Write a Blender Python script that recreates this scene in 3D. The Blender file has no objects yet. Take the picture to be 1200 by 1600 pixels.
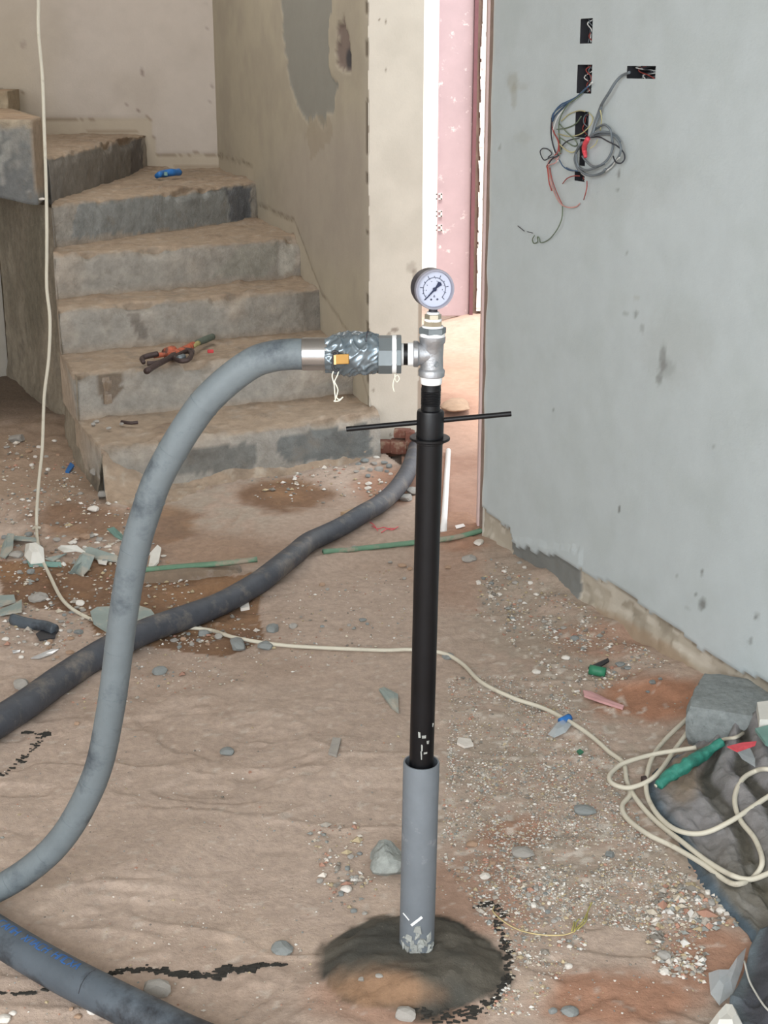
import bpy, math, random
import numpy as np
from mathutils import Vector

# ------------------------------------------------------------------ camera
H = 1.32
PITCH = math.radians(17.65)
F = 2200.0
C = bpy.context.scene.collection
cam_d = bpy.data.cameras.new('camera'); cam = bpy.data.objects.new('camera', cam_d); C.objects.link(cam)
cam.location = (0, 0, H); cam.rotation_euler = (math.pi/2 - PITCH, 0, 0)
cam_d.sensor_fit = 'HORIZONTAL'; cam_d.sensor_width = 36; cam_d.lens = 36*F/1200; cam_d.clip_start = .02
bpy.context.scene.camera = cam
# ------------------------------------------------------------------ world, sun, added fill lights, exposure
sc = bpy.context.scene
w = bpy.data.worlds.new('world'); sc.world = w; w.use_nodes = True
wn = w.node_tree.nodes; wn['Background'].inputs[0].default_value = (.90, .96, 1, 1); wn['Background'].inputs[1].default_value = 2.6
sd = bpy.data.lights.new('sun', 'SUN'); sd.energy = 4.2; sd.angle = math.radians(8); sd.color = (1, .93, .84)
so = bpy.data.objects.new('sun', sd); C.objects.link(so); so.rotation_euler = Vector((-.08, .40, -1)).to_track_quat('-Z', 'Y').to_euler()
ad = bpy.data.lights.new('rear_fill_light', 'AREA'); ad.energy = 185; ad.shape = 'RECTANGLE'; ad.size = 3.2; ad.size_y = 1.8; ad.color = (.95, .98, 1)  # area fill added behind the camera to even the room; no window there
ao = bpy.data.objects.new('rear_fill_light', ad); C.objects.link(ao); ao.location = (-1.1, -1.6, 2.1); ao.rotation_euler = (math.radians(68), 0, math.radians(-14))
a2 = bpy.data.lights.new('stairwell_fill_light', 'AREA'); a2.energy = 38; a2.shape = 'RECTANGLE'; a2.size = 1.7; a2.size_y = 2.2; a2.color = (1, .97, .92)  # area fill added above the steps to brighten the dark stairwell
o2 = bpy.data.objects.new('stairwell_fill_light', a2); C.objects.link(o2); o2.location = (-1.25, 5.6, 2.72); o2.rotation_euler = (math.radians(8), 0, 0)
vs = sc.view_settings; vs.view_transform = 'Standard'; vs.look = 'None'; vs.gamma = 1; vs.use_curve_mapping = False; vs.exposure = -0.1

# ------------------------------------------------------------------ projection helpers
cp, sp = math.cos(PITCH), math.sin(PITCH)
def ray(px, py):
    a = (px-600)/F; b = (800-py)/F
    return np.array([a, cp + b*sp, -sp + b*cp])
def P(px, py, z=0.0):
    d = ray(px, py); t = (z-H)/d[2]; return d*t + np.array([0, 0, H])
def PD(px, py, Y):
    d = ray(px, py); return d*(Y/d[1]) + np.array([0, 0, H])
def proj(p):
    x, y, z = p[..., 0], p[..., 1], p[..., 2]-H
    zd = y*cp - z*sp; up = y*sp + z*cp
    zd = np.maximum(zd, .05)
    return 600 + F*x/zd, 800 - F*up/zd

# ------------------------------------------------------------------ noise
def _h(i, j, k, s):
    n = (i*374761393 + j*668265263 + k*2147483647 + s*974634777) & 0xffffffff
    n = ((n ^ (n >> 13))*1274126177) & 0xffffffff
    n = ((n ^ (n >> 16))*2246822519) & 0xffffffff
    return ((n ^ (n >> 15)) & 0xffffff)/float(0xffffff)
def vn(x, y, z=0, s=0):
    x, y, z = np.broadcast_arrays(np.asarray(x, float), np.asarray(y, float), np.asarray(z, float))
    xi, yi, zi = np.floor(x).astype(np.int64), np.floor(y).astype(np.int64), np.floor(z).astype(np.int64)
    f = [a-b for a, b in ((x, xi), (y, yi), (z, zi))]; f = [t*t*(3-2*t) for t in f]
    r = 0
    for a in (0, 1):
        for b in (0, 1):
            for c in (0, 1):
                r = r + _h(xi+a, yi+b, zi+c, s)*(f[0] if a else 1-f[0])*(f[1] if b else 1-f[1])*(f[2] if c else 1-f[2])
    return r*2-1
def fbm(x, y, z=0, o=4, s=0):
    r, a, t = 0, 1, 0
    for k in range(o):
        r = r + a*vn(np.asarray(x)*2**k, np.asarray(y)*2**k, np.asarray(z)*2**k, s+k*7); t += a; a *= .5
    return r/t
def sst(a, b, x):
    t = np.clip((x-a)/(b-a), 0, 1); return t*t*(3-2*t)
def inpoly(x, y, poly):
    r = np.zeros(np.shape(x), bool); n = len(poly)
    for i in range(n):
        x0, y0 = poly[i]; x1, y1 = poly[(i+1) % n]
        if y0 == y1: continue
        c = ((y0 > y) != (y1 > y)) & (x < (x1-x0)*(y-y0)/(y1-y0)+x0)
        r ^= c
    return r
def below(px, py, line):            # >0 under a polyline of the plane
    xs = [a for a, _ in line]; ys = [b for _, b in line]
    return py - np.interp(px, xs, ys)
def blob(px, py, cx, cy, rx, ry, j=0):
    return sst(1.25, .6, np.sqrt(((px-cx)/rx)**2 + ((py-cy)/ry)**2) + j)
def s2l(c):
    c = np.asarray(c, float)/255
    return np.where(c <= .04045, c/12.92, ((c+.055)/1.055)**2.4)
def lin(*c): return s2l(c)
def mixc(a, b, m): return a*(1-m[..., None]) + b*m[..., None]

# ------------------------------------------------------------------ materials
def mat(name, col=None, rough=.8, metal=0, var=.12, scale=20, bump=.0, bscale=60, vcol=False, dirt=None, dscale=8, dmin=.5, dmax=.62, spec=.4, alpha=1, trans=0, uvn=False, coat=0, bdist=.004):
    m = bpy.data.materials.new(name); m.use_nodes = True
    nt = m.node_tree; N = nt.nodes; L = nt.links; b = N['Principled BSDF']
    b.inputs['Roughness'].default_value = rough; b.inputs['Metallic'].default_value = metal
    b.inputs['Specular IOR Level'].default_value = spec; b.inputs['Alpha'].default_value = alpha
    b.inputs['Transmission Weight'].default_value = trans; b.inputs['Coat Weight'].default_value = coat
    tc = N.new('ShaderNodeTexCoord'); src = tc.outputs['UV' if uvn else 'Object']
    nz = N.new('ShaderNodeTexNoise'); nz.inputs['Scale'].default_value = scale; nz.inputs['Detail'].default_value = 6; nz.inputs['Roughness'].default_value = .65
    L.new(src, nz.inputs['Vector'])
    mr = N.new('ShaderNodeMapRange'); mr.inputs[1].default_value = .3; mr.inputs[2].default_value = .7
    mr.inputs[3].default_value = 1-var; mr.inputs[4].default_value = 1+var; L.new(nz.outputs[0], mr.inputs[0])
    mx = N.new('ShaderNodeVectorMath'); mx.operation = 'SCALE'
    if vcol:
        at = N.new('ShaderNodeAttribute'); at.attribute_name = 'Col'; L.new(at.outputs['Color'], mx.inputs[0])
    else:
        l = lin(*col); mx.inputs[0].default_value = tuple(l)
    L.new(mr.outputs[0], mx.inputs['Scale']); out = mx.outputs[0]
    if dirt is not None:
        n2 = N.new('ShaderNodeTexNoise'); n2.inputs['Scale'].default_value = dscale; n2.inputs['Detail'].default_value = 7; n2.inputs['Roughness'].default_value = .7
        L.new(src, n2.inputs['Vector'])
        m2 = N.new('ShaderNodeMapRange'); m2.inputs[1].default_value = dmin; m2.inputs[2].default_value = dmax; L.new(n2.outputs[0], m2.inputs[0])
        mm = N.new('ShaderNodeMix'); mm.data_type = 'RGBA'; L.new(m2.outputs[0], mm.inputs[0]); L.new(out, mm.inputs[6]); mm.inputs[7].default_value = (*lin(*dirt), 1)
        out = mm.outputs[2]
    L.new(out, b.inputs['Base Color'])
    if bump:
        nb = N.new('ShaderNodeTexNoise'); nb.inputs['Scale'].default_value = bscale; nb.inputs['Detail'].default_value = 8; nb.inputs['Roughness'].default_value = .7
        L.new(src, nb.inputs['Vector'])
        bu = N.new('ShaderNodeBump'); bu.inputs['Strength'].default_value = bump; bu.inputs['Distance'].default_value = bdist
        L.new(nb.outputs[0], bu.inputs['Height']); L.new(bu.outputs[0], b.inputs['Normal'])
    return m
M = {}
M['floor'] = mat('dusty_screed', vcol=True, rough=.92, var=.16, scale=60, bump=.9, bscale=90, dirt=(196, 180, 166), dscale=240, dmin=.66, dmax=.72)
M['sand'] = mat('sand', vcol=True, rough=.95, var=.1, scale=30, bump=.9, bscale=40)
M['wall'] = mat('wall_plaster', vcol=True, rough=.85, var=.035, scale=14, bump=.25, bscale=120)
M['concrete'] = mat('rough_concrete', vcol=True, rough=.92, var=.2, scale=26, bump=.9, bscale=38, bdist=.012, dirt=(124, 116, 106), dscale=9, dmin=.55, dmax=.78)
M['plain'] = mat('bare_plaster', (186, 180, 170), var=.05)
M['dark'] = mat('black_plastic', (44, 44, 48), rough=.5)
M['hose'] = mat('grey_rubber', (104, 112, 116), rough=.6, var=.13, scale=18, dirt=(62, 69, 76), dscale=9, dmin=.5, dmax=.66, bump=.2, bscale=60)
M['hoseline'] = mat('hose_seam', (84, 93, 100), rough=.8)
M['hoseblack'] = mat('black_rubber', (66, 69, 76), rough=.55, var=.2, scale=25, dirt=(112, 106, 100), dscale=14, dmin=.52, dmax=.7, bump=.3)
M['hosefloor'] = mat('dark_grey_rubber', (78, 86, 94), rough=.5, var=.15, scale=14, dirt=(40, 43, 48), dscale=9, dmin=.5, dmax=.65, bump=.2)
M['blue'] = mat('blue_ink', (50, 98, 160), rough=.7)
M['blackpipe'] = mat('black_steel', (13, 13, 16), spec=.28, rough=.4, var=.3, scale=30, bump=.1, dirt=(120, 118, 118), dscale=70, dmin=.72, dmax=.78)
M['pvc'] = mat('grey_pvc', (104, 110, 116), rough=.55, var=.1, scale=20, dirt=(150, 152, 154), dscale=30, dmin=.6, dmax=.8, bump=.06)
M['mortar'] = mat('dried_mortar', (150, 152, 148), rough=.95, var=.2, scale=60, bump=.6)
M['galv'] = mat('galvanised_iron', (160, 162, 166), rough=.38, metal=.75, var=.14, scale=60, bump=.35, bscale=70)
M['steel'] = mat('bright_steel', (176, 178, 180), rough=.22, metal=.95, var=.05)
M['hexdark'] = mat('dark_zinc', (120, 128, 132), rough=.45, metal=.6, var=.1)
M['ptfe'] = mat('white_seal_tape', (225, 226, 226), rough=.6, var=.05)
M['brass'] = mat('brass', (176, 138, 80), rough=.3, metal=.8, var=.1)
M['nickel'] = mat('nickel_brass', (186, 178, 160), rough=.3, metal=.8, var=.05)
M['wrap'] = mat('grey_plastic_tape', (112, 124, 132), rough=.24, metal=.55, var=.12, scale=40, spec=.8)
M['bezel'] = mat('gauge_rim', (140, 140, 152), rough=.35, metal=.3, var=.03)
M['gcase'] = mat('gauge_case', (52, 50, 58), rough=.4, var=.05)
M['dial'] = mat('gauge_dial', (174, 179, 196), rough=.4, var=.01)
M['ink'] = mat('gauge_ink', (30, 38, 66), rough=.5, var=.0)
M['inkl'] = mat('gauge_scale_ink', (70, 74, 92), rough=.5, var=.0)
M['cable'] = mat('cream_cable', (196, 190, 174), rough=.55, var=.07, scale=12, dirt=(150, 138, 120), dscale=10, dmin=.56, dmax=.7)
M['string'] = mat('white_string', (214, 212, 196), rough=.8)
M['greentape'] = mat('green_tape', (52, 128, 112), rough=.4, var=.25, scale=70, bump=.8, bscale=90)
M['greenstrip'] = mat('green_edge_strip', (98, 132, 108), rough=.7, var=.15, scale=20, dirt=(150, 140, 124), dscale=12, dmin=.5, dmax=.62)
M['kerb'] = mat('kerb_concrete', (128, 112, 96), rough=.9, var=.2, scale=20, bump=.7, dirt=(150, 140, 130), dscale=8)
M['stone'] = mat('grey_stone', (158, 154, 148), rough=.85, var=.15, scale=30, bump=.4)
M['stoneb'] = mat('blue_grey_stone', (132, 136, 135), rough=.85, var=.15, scale=30, bump=.4)
M['stonew'] = mat('white_stone', (212, 206, 198), rough=.8, var=.08, scale=30, bump=.3)
M['stoner'] = mat('tan_stone', (165, 138, 116), rough=.85, var=.15, scale=30, bump=.4)
M['lump'] = mat('porous_concrete', (146, 150, 146), rough=.95, var=.3, scale=45, bump=1, bscale=60)
M['block'] = mat('grey_block', (132, 138, 138), rough=.95, var=.22, scale=70, bump=1, bscale=90, dirt=(88, 90, 90), dscale=80, dmin=.62, dmax=.7)
M['brick'] = mat('red_brick', (112, 72, 60), rough=.9, var=.2, scale=30, bump=.8, dirt=(152, 130, 112), dscale=14)
M['shard'] = mat('grey_green_pvc', (138, 150, 146), rough=.6, var=.1, scale=15, dirt=(168, 162, 150), dscale=14)
M['shardw'] = mat('white_plaster_shard', (205, 203, 196), rough=.7, var=.08, scale=20)
M['green'] = mat('green_plastic', (48, 118, 88), rough=.5, var=.15)
M['teal'] = mat('teal_plastic', (112, 146, 138), rough=.6, var=.15)
M['red'] = mat('red_plastic', (186, 58, 62), rough=.5)
M['redtape'] = mat('red_tape', (206, 74, 84), rough=.5, var=.2, scale=60)
M['pink'] = mat('pink_paper', (196, 152, 152), rough=.8)
M['wood'] = mat('weathered_wood', (160, 136, 110), rough=.85, var=.2, scale=30)
M['foil'] = mat('foil', (214, 216, 218), rough=.25, metal=.5)
M['bluebag'] = mat('blue_plastic', (44, 108, 176), rough=.4, var=.15)
M['clear'] = mat('clear_film', (190, 200, 205), rough=.25, alpha=.45)
M['orange'] = mat('orange_paint', (176, 92, 66), rough=.6, var=.2, scale=60, dirt=(96, 66, 56), dscale=50, dmin=.5, dmax=.6)
M['rust'] = mat('worn_iron', (72, 60, 58), rough=.5, metal=.4, var=.25, scale=60, bump=.3)
M['yellowgrip'] = mat('yellowed_paint', (160, 150, 100), rough=.7, var=.2, scale=60)
M['greengrip'] = mat('dark_green_grip', (86, 94, 84), rough=.7, var=.2, scale=60)
M['tarp'] = mat('blue_grey_rubber_sheet', vcol=True, rough=.55, var=.2, scale=30, bump=1, bscale=60)
M['conduit'] = mat('white_conduit', (232, 230, 228), rough=.3, var=.03)
M['gate'] = mat('mauve_painted_steel', (188, 166, 171), rough=.45, var=.08, scale=6, dirt=(226, 214, 214), dscale=16, dmin=.6, dmax=.68)
M['gatedark'] = mat('dark_mauve_steel', (118, 78, 84), rough=.5, var=.1)
M['jamb'] = mat('brown_wood_jamb', (132, 112, 100), rough=.7, var=.2, scale=18)
M['jambdark'] = mat('dark_brown_gap', (58, 42, 40), rough=.8, var=.2, scale=18)
M['whitewall'] = mat('sunlit_white_render', (246, 244, 240), rough=.9, var=.01)
M['pinkwall'] = mat('pinkish_render', (214, 190, 186), rough=.9, var=.04)
M['wred'] = mat('red_wire', (150, 66, 60), rough=.5); M['wblack'] = mat('black_wire', (48, 50, 58), rough=.5)
M['wblue'] = mat('blue_wire', (62, 88, 118), rough=.5); M['wyel'] = mat('yellow_wire', (178, 172, 130), rough=.5)
M['wgrey'] = mat('grey_cable_sheath', (104, 112, 118), rough=.5, var=.1); M['wwhite'] = mat('white_wire', (206, 208, 206), rough=.5)
M['wgreen'] = mat('green_wire', (98, 112, 92), rough=.5); M['wpink'] = mat('pink_wire', (186, 140, 134), rough=.5)
M['crumb'] = mat('black_damp_crumbs', (46, 44, 40), rough=.9, var=.3, scale=60)
M['grass'] = mat('dry_grass', (168, 160, 92), rough=.8)
M['ywire'] = mat('yellowish_wire', (196, 178, 130), rough=.6)

# ------------------------------------------------------------------ mesh helpers
WL = {}
def setp(o, label=None, cat=None, group=None, kind=None):
    if label: o['label'] = label
    if cat: o['category'] = cat
    if group: o['group'] = group
    if kind: o['kind'] = kind
    return o
def thing(name, loc, label, cat, group=None):
    o = bpy.data.objects.new(name, None); C.objects.link(o); o.location = tuple(loc); o.empty_display_size = .05
    WL[o] = np.array(loc, float); return setp(o, label, cat, group)
def mk(name, v, f, m, parent=None, smooth=True, col=None, uv=None, label=None, cat=None, group=None, kind=None, mats=None, mi=None):
    v = np.asarray(v, float).reshape(-1, 3)
    if parent is not None: org = WL[parent]
    else: org = np.array([v[:, 0].mean(), v[:, 1].mean(), v[:, 2].min()])
    me = bpy.data.meshes.new(name); me.from_pydata((v-org).tolist(), [], [tuple(int(i) for i in q) for q in f])
    me.materials.append(m)
    if mats:
        for x in mats: me.materials.append(x)
    if mi is not None: me.polygons.foreach_set('material_index', np.asarray(mi, np.int32))
    if smooth: me.polygons.foreach_set('use_smooth', [True]*len(me.polygons))
    if col is not None:
        a = me.color_attributes.new('Col', 'FLOAT_COLOR', 'POINT')
        c = np.ones((len(v), 4)); c[:, :3] = np.clip(col, 0, 1); a.data.foreach_set('color', c.ravel())
    me.update()
    o = bpy.data.objects.new(name, me); C.objects.link(o)
    if parent is not None: o.parent = parent; WL[o] = WL[parent]
    else: o.location = tuple(org); WL[o] = org
    return setp(o, label, cat, group, kind)
def gridf(nu, nv, closed_u=False, off=0):        # index = j*nu + i
    f = []
    for j in range(nv-1):
        for i in range(nu if closed_u else nu-1):
            a = j*nu+i; b = j*nu+(i+1) % nu
            f.append((a+off, b+off, b+nu+off, a+nu+off))
    return f
def catmull(pts, sub=8):
    p = np.asarray(pts, float); q = np.vstack([2*p[0]-p[1], p, 2*p[-1]-p[-2]]); out = []
    for i in range(1, len(q)-2):
        for k in range(sub):
            t = k/sub
            out.append(.5*((2*q[i]) + (-q[i-1]+q[i+1])*t + (2*q[i-1]-5*q[i]+4*q[i+1]-q[i+2])*t*t + (-q[i-1]+3*q[i]-3*q[i+1]+q[i+2])*t**3))
    out.append(p[-1]); return np.array(out)
def frames(p):
    T = np.gradient(p, axis=0); T /= np.linalg.norm(T, axis=1)[:, None]+1e-9
    n = np.cross(T[0], [0, 0, 1.0]); 
    if np.linalg.norm(n) < .1: n = np.cross(T[0], [0, 1.0, 0])
    n /= np.linalg.norm(n); A = []; B = []
    for t in T:
        n = n - t*np.dot(n, t); n /= np.linalg.norm(n)+1e-9; A.append(n); B.append(np.cross(t, n))
    return T, np.array(A), np.array(B)
def tube_vf(pts, r, seg=10, sub=8, rfun=None, caps=True):
    p = catmull(pts, sub) if sub else np.asarray(pts, float)
    r = np.interp(np.linspace(0, 1, len(p)), np.linspace(0, 1, len(np.atleast_1d(r))), np.atleast_1d(r)) if np.ndim(r) else np.full(len(p), r)
    T, A, B = frames(p); a = np.arange(seg)*2*math.pi/seg
    R = r[:, None]*np.ones(seg)[None]
    if rfun is not None:
        s = np.concatenate([[0], np.cumsum(np.linalg.norm(np.diff(p, axis=0), axis=1))]); R = rfun(R, s[:, None], a[None, :])
    v = p[:, None, :] + R[..., None]*(A[:, None, :]*np.cos(a)[None, :, None] + B[:, None, :]*np.sin(a)[None, :, None])
    f = gridf(seg, len(p), True)
    if caps: f += [tuple(range(seg))[::-1], tuple((len(p)-1)*seg+i for i in range(seg))]
    return v.reshape(-1, 3), f
def tube(name, pts, r, m, parent=None, seg=10, sub=8, rfun=None, **k):
    v, f = tube_vf(pts, r, seg, sub, rfun); return mk(name, v, f, m, parent, **k)
def join(parts):
    V, Fc, o = [], [], 0
    for v, f in parts:
        V.append(v); Fc += [tuple(i+o for i in q) for q in f]; o += len(v)
    return np.vstack(V), Fc
def lathe_vf(p0, ax, prof, seg=32, rot=0, ref=(0, 0, 1)):
    p0 = np.asarray(p0, float); ax = np.asarray(ax, float); ax = ax/np.linalg.norm(ax); ref = np.asarray(ref, float)
    if abs(np.dot(ax, ref)) > .9: ref = np.array([0, -1.0, 0])
    A = np.cross(ax, ref); A /= np.linalg.norm(A); B = np.cross(ax, A)
    a = rot + np.arange(seg)*2*math.pi/seg
    v = []
    for s, r in prof: v.append(p0 + ax*s + r*(A[None]*np.cos(a)[:, None] + B[None]*np.sin(a)[:, None]))
    f = gridf(seg, len(prof), True) + [tuple(range(seg))[::-1], tuple((len(prof)-1)*seg+i for i in range(seg))]
    return np.vstack(v), f
def lathe(name, p0, ax, prof, m, parent=None, seg=32, rot=0, flat=False, **k):
    v, f = lathe_vf(p0, ax, prof, seg, rot); o = mk(name, v, f, m, parent, smooth=not flat, **k)
    if not flat:
        try: o.data.set_sharp_from_angle(angle=math.radians(35))
        except Exception: pass
    return o
def box_vf(c, s, rz=0, jit=0, rnd=None, tilt=0):
    v = np.array([[x, y, z] for x in (-.5, .5) for y in (-.5, .5) for z in (-.5, .5)])*np.asarray(s)
    if jit: v = v + rnd.uniform(-jit, jit, v.shape)
    ct, st = math.cos(tilt), math.sin(tilt); v = np.stack([v[:, 0]*ct-v[:, 2]*st, v[:, 1], v[:, 0]*st+v[:, 2]*ct], 1)
    c_, s_ = math.cos(rz), math.sin(rz); v = np.stack([v[:, 0]*c_-v[:, 1]*s_, v[:, 0]*s_+v[:, 1]*c_, v[:, 2]], 1)
    return v+np.asarray(c), [(0, 1, 3, 2), (4, 6, 7, 5), (0, 4, 5, 1), (2, 3, 7, 6), (0, 2, 6, 4), (1, 5, 7, 3)]
def bevel(o, w, n=2):
    b = o.modifiers.new('bevel', 'BEVEL'); b.width = w; b.segments = n; b.limit_method = 'ANGLE'; return o

# ------------------------------------------------------------------ key places
RA = P(757, 845); RB = P(1090, 1075)
rd = (RB-RA)[:2]; rd /= np.linalg.norm(rd); rn = np.array([-(-rd[1]), -rd[0]]); 
rn = np.array([rd[1], -rd[0]]);  rn = rn if rn[0] < 0 else -rn       # normal into the room
PIERL = P(577, 708); PIERR = P(652, 697)
CORN = P(341, 265, .825)
BASE = P(651, 1478, .028)
MC = P(645, 1512)

def ground(x, y):
    x = np.asarray(x, float); y = np.asarray(y, float)
    g = .006*fbm(x*3.1, y*3.1, 0, 4, 3) + .0045*fbm(x*9, y*14, 0, 3, 11)
    rid = 1-np.abs(fbm(x*2.6+.4*vn(x*5, y*5, 0, 5), y*5.0, 0, 3, 21)); g = g + .0035*sst(.90, 1, rid)
    tn = fbm(x*3.0+3, y*4.2, 0, 4, 25); tf = fbm(x*2.0, y*2.0, 0, 2, 26)
    for lv in (-.22, -.02, .2): g = g + .0050*sst(lv-.008, lv+.008, tn)*sst(-.4, .1, tf)
    dr = (x-RA[0])*rn[0] + (y-RA[1])*rn[1]
    g = g + .035*np.exp(-(np.maximum(dr, 0)/.11)**2)*(.8+.4*vn(x*12, y*12, 0, 9))*sst(4.1, 3.6, y)
    rr = np.sqrt(((x-MC[0])/.145)**2 + ((y-MC[1])/.135)**2) + .13*fbm(x*14, y*14, 0, 3, 33)
    g = g + .030*sst(1.06, .55, rr) + .006*sst(1.05, .9, rr)*fbm(x*60, y*60, 0, 2, 35)
    px, py = proj(np.stack(np.broadcast_arrays(x, y, 0*x), -1))
    rub = blob(px, py, 90, 850, 170, 90) + blob(px, py, 40, 700, 110, 60) + .6*blob(px, py, 150, 960, 130, 50) + blob(px, py, 590, 735, 60, 25)
    g = g + rub*(.008+.014*fbm(x*16, y*16, 0, 3, 44))
    tr = blob(px, py, 300, 960, 130, 45); g = g - .012*tr
    return g*sst(1.0, 1.3, y+0*x) if False else g
SHEETS = []
def Hs(x, y):
    z = float(ground(x, y))
    for sv in SHEETS:
        d = (sv[:, 0]-x)**2 + (sv[:, 1]-y)**2; i = d.argmin()
        if d[i] < .0004: z = max(z, sv[i, 2])
    return z
def G(px, py, off=0.0, sheets=False):
    z = 0.0
    for _ in range(7):
        p = P(px, py, z+off); z = .5*z + .5*(Hs(p[0], p[1]) if sheets else float(ground(p[0], p[1])))
    return P(px, py, z+off)

# ------------------------------------------------------------------ floor
def build_floor():
    xs = np.concatenate([np.arange(-3.0, -1.35, .06), np.arange(-1.35, 1.05, .0075), np.arange(1.05, 2.3, .06)])
    ys = np.concatenate([np.arange(-2.6, 1.45, .09), np.arange(1.45, 2.6, .006), np.arange(2.6, 4.0, .009), np.arange(4.0, 7.3, .02)])
    X, Y = np.meshgrid(xs, ys); Z = ground(X, Y)
    V = np.stack([X, Y, Z], -1); px, py = proj(V)
    n1 = fbm(X*2.2, Y*2.2, 0, 4, 1); n2 = fbm(X*9, Y*9, 0, 4, 2); n3 = fbm(X*30, Y*30, 0, 3, 4)
    base = mixc(lin(178, 159, 145)*np.ones(V.shape), lin(165, 145, 130), sst(-.3, .5, n1+.3*n2))
    base = mixc(base, lin(190, 170, 154), .6*sst(.05, .6, n2)*sst(2.7, 2.0, Y))
    j = .35*n2+.15*n3
    grey = np.clip(blob(px, py, 860, 1220, 230, 190, j) + blob(px, py, 1000, 1360, 160, 90, j) + blob(px, py, 850, 950, 130, 110, j) + blob(px, py, 330, 780, 170, 60, j), 0, 1)
    base = mixc(base, lin(160, 148, 134), .75*grey*sst(-.5, .3, n2+n3))
    left = np.clip(blob(px, py, 80, 720, 170, 80, j), 0, 1); base = mixc(base, lin(150, 128, 108), .8*left)
    org = np.zeros_like(X)
    for cx, cy, rx, ry, a in ((1030, 1090, 110, 38, 1), (960, 1560, 150, 50, .9), (800, 1305, 60, 30, .7), (1100, 1500, 90, 55, .8), (620, 1560, 130, 60, .6),
                              (740, 1400, 110, 70, .5), (930, 1000, 90, 30, .5), (700, 900, 60, 60, .3), (610, 760, 60, 28, .8), (720, 770, 60, 90, .8)):
        org = np.maximum(org, a*blob(px, py, cx, cy, rx, ry, j))
    base = mixc(base, lin(158, 112, 86), org*.9)
    wet = np.zeros_like(X)
    polyA = [(0, 876), (110, 880), (200, 862), (240, 905), (380, 900), (440, 885), (405, 950), (412, 1000), (350, 1026), (240, 1012), (150, 990), (130, 955), (60, 950), (0, 930)]
    wj = 10*n2
    wet[inpoly(px+wj, py+.5*wj, polyA)] = 1
    wet = np.maximum(wet, .85*blob(px, py, 130, 815, 85, 30, j)); wet = np.maximum(wet, .85*blob(px, py, 250, 820, 70, 40, j)); wet = np.maximum(wet, blob(px, py, 452, 770, 68, 30, 1.3*j))
    wet = np.maximum(wet, .5*blob(px, py, 330, 860, 120, 30, j))
    base = mixc(base, mixc(lin(112, 82, 58)*np.ones(V.shape), lin(134, 100, 70), sst(-.3, .4, n2)), wet*.9)
    rr = np.sqrt(((X-MC[0])/.145)**2 + ((Y-MC[1])/.135)**2) + .13*fbm(X*14, Y*14, 0, 3, 33)
    mound = sst(1.04, .97, rr); sandy = blob(px, py, 600, 1545, 90, 40, 1.2*j)*.85
    mc = mixc(mixc(lin(66, 65, 60)*np.ones(V.shape), lin(88, 83, 74), sst(-.2, .5, n2)), lin(146, 114, 88), sandy)
    edge = sst(.86, .99, rr)*sst(600, 700, px)
    mc = mixc(mc, lin(40, 36, 30), .8*edge*sst(-.3, .2, n3)); base = mixc(base, mc, mound)
    stain = sst(.985, 1.02, rr)*sst(1.12, 1.04, rr)*sst(0, .3, n3+.3*n2)*sst(1600, 1440, py-(px > 640)*200); base = mixc(base, lin(60, 54, 44), stain*.8)
    spk = (vn(X*70, Y*70, 0, 77) > .74-.22*grey); base = mixc(base, lin(208, 200, 190), .6*spk*(1-mound)*(.5+.5*grey)*sst(3.8, 2.8, Y))
    far = sst(5.0, 5.8, Y); base = mixc(base, lin(120, 104, 90), far*(X < -.5))  # floor under the stairs painted darker, in place of shade
    V[..., 2] -= .05*((((X-RA[0])*rn[0]+(Y-RA[1])*rn[1]) < -.08) | ((X > .07) & (Y > 4.35)))
    nu = len(xs); f = gridf(nu, len(ys))
    # the doorway side past the pier belongs to the ground outside
    return mk('floor', V.reshape(-1, 3), f, M['floor'], col=base.reshape(-1, 3), kind='structure')
build_floor()

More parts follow.
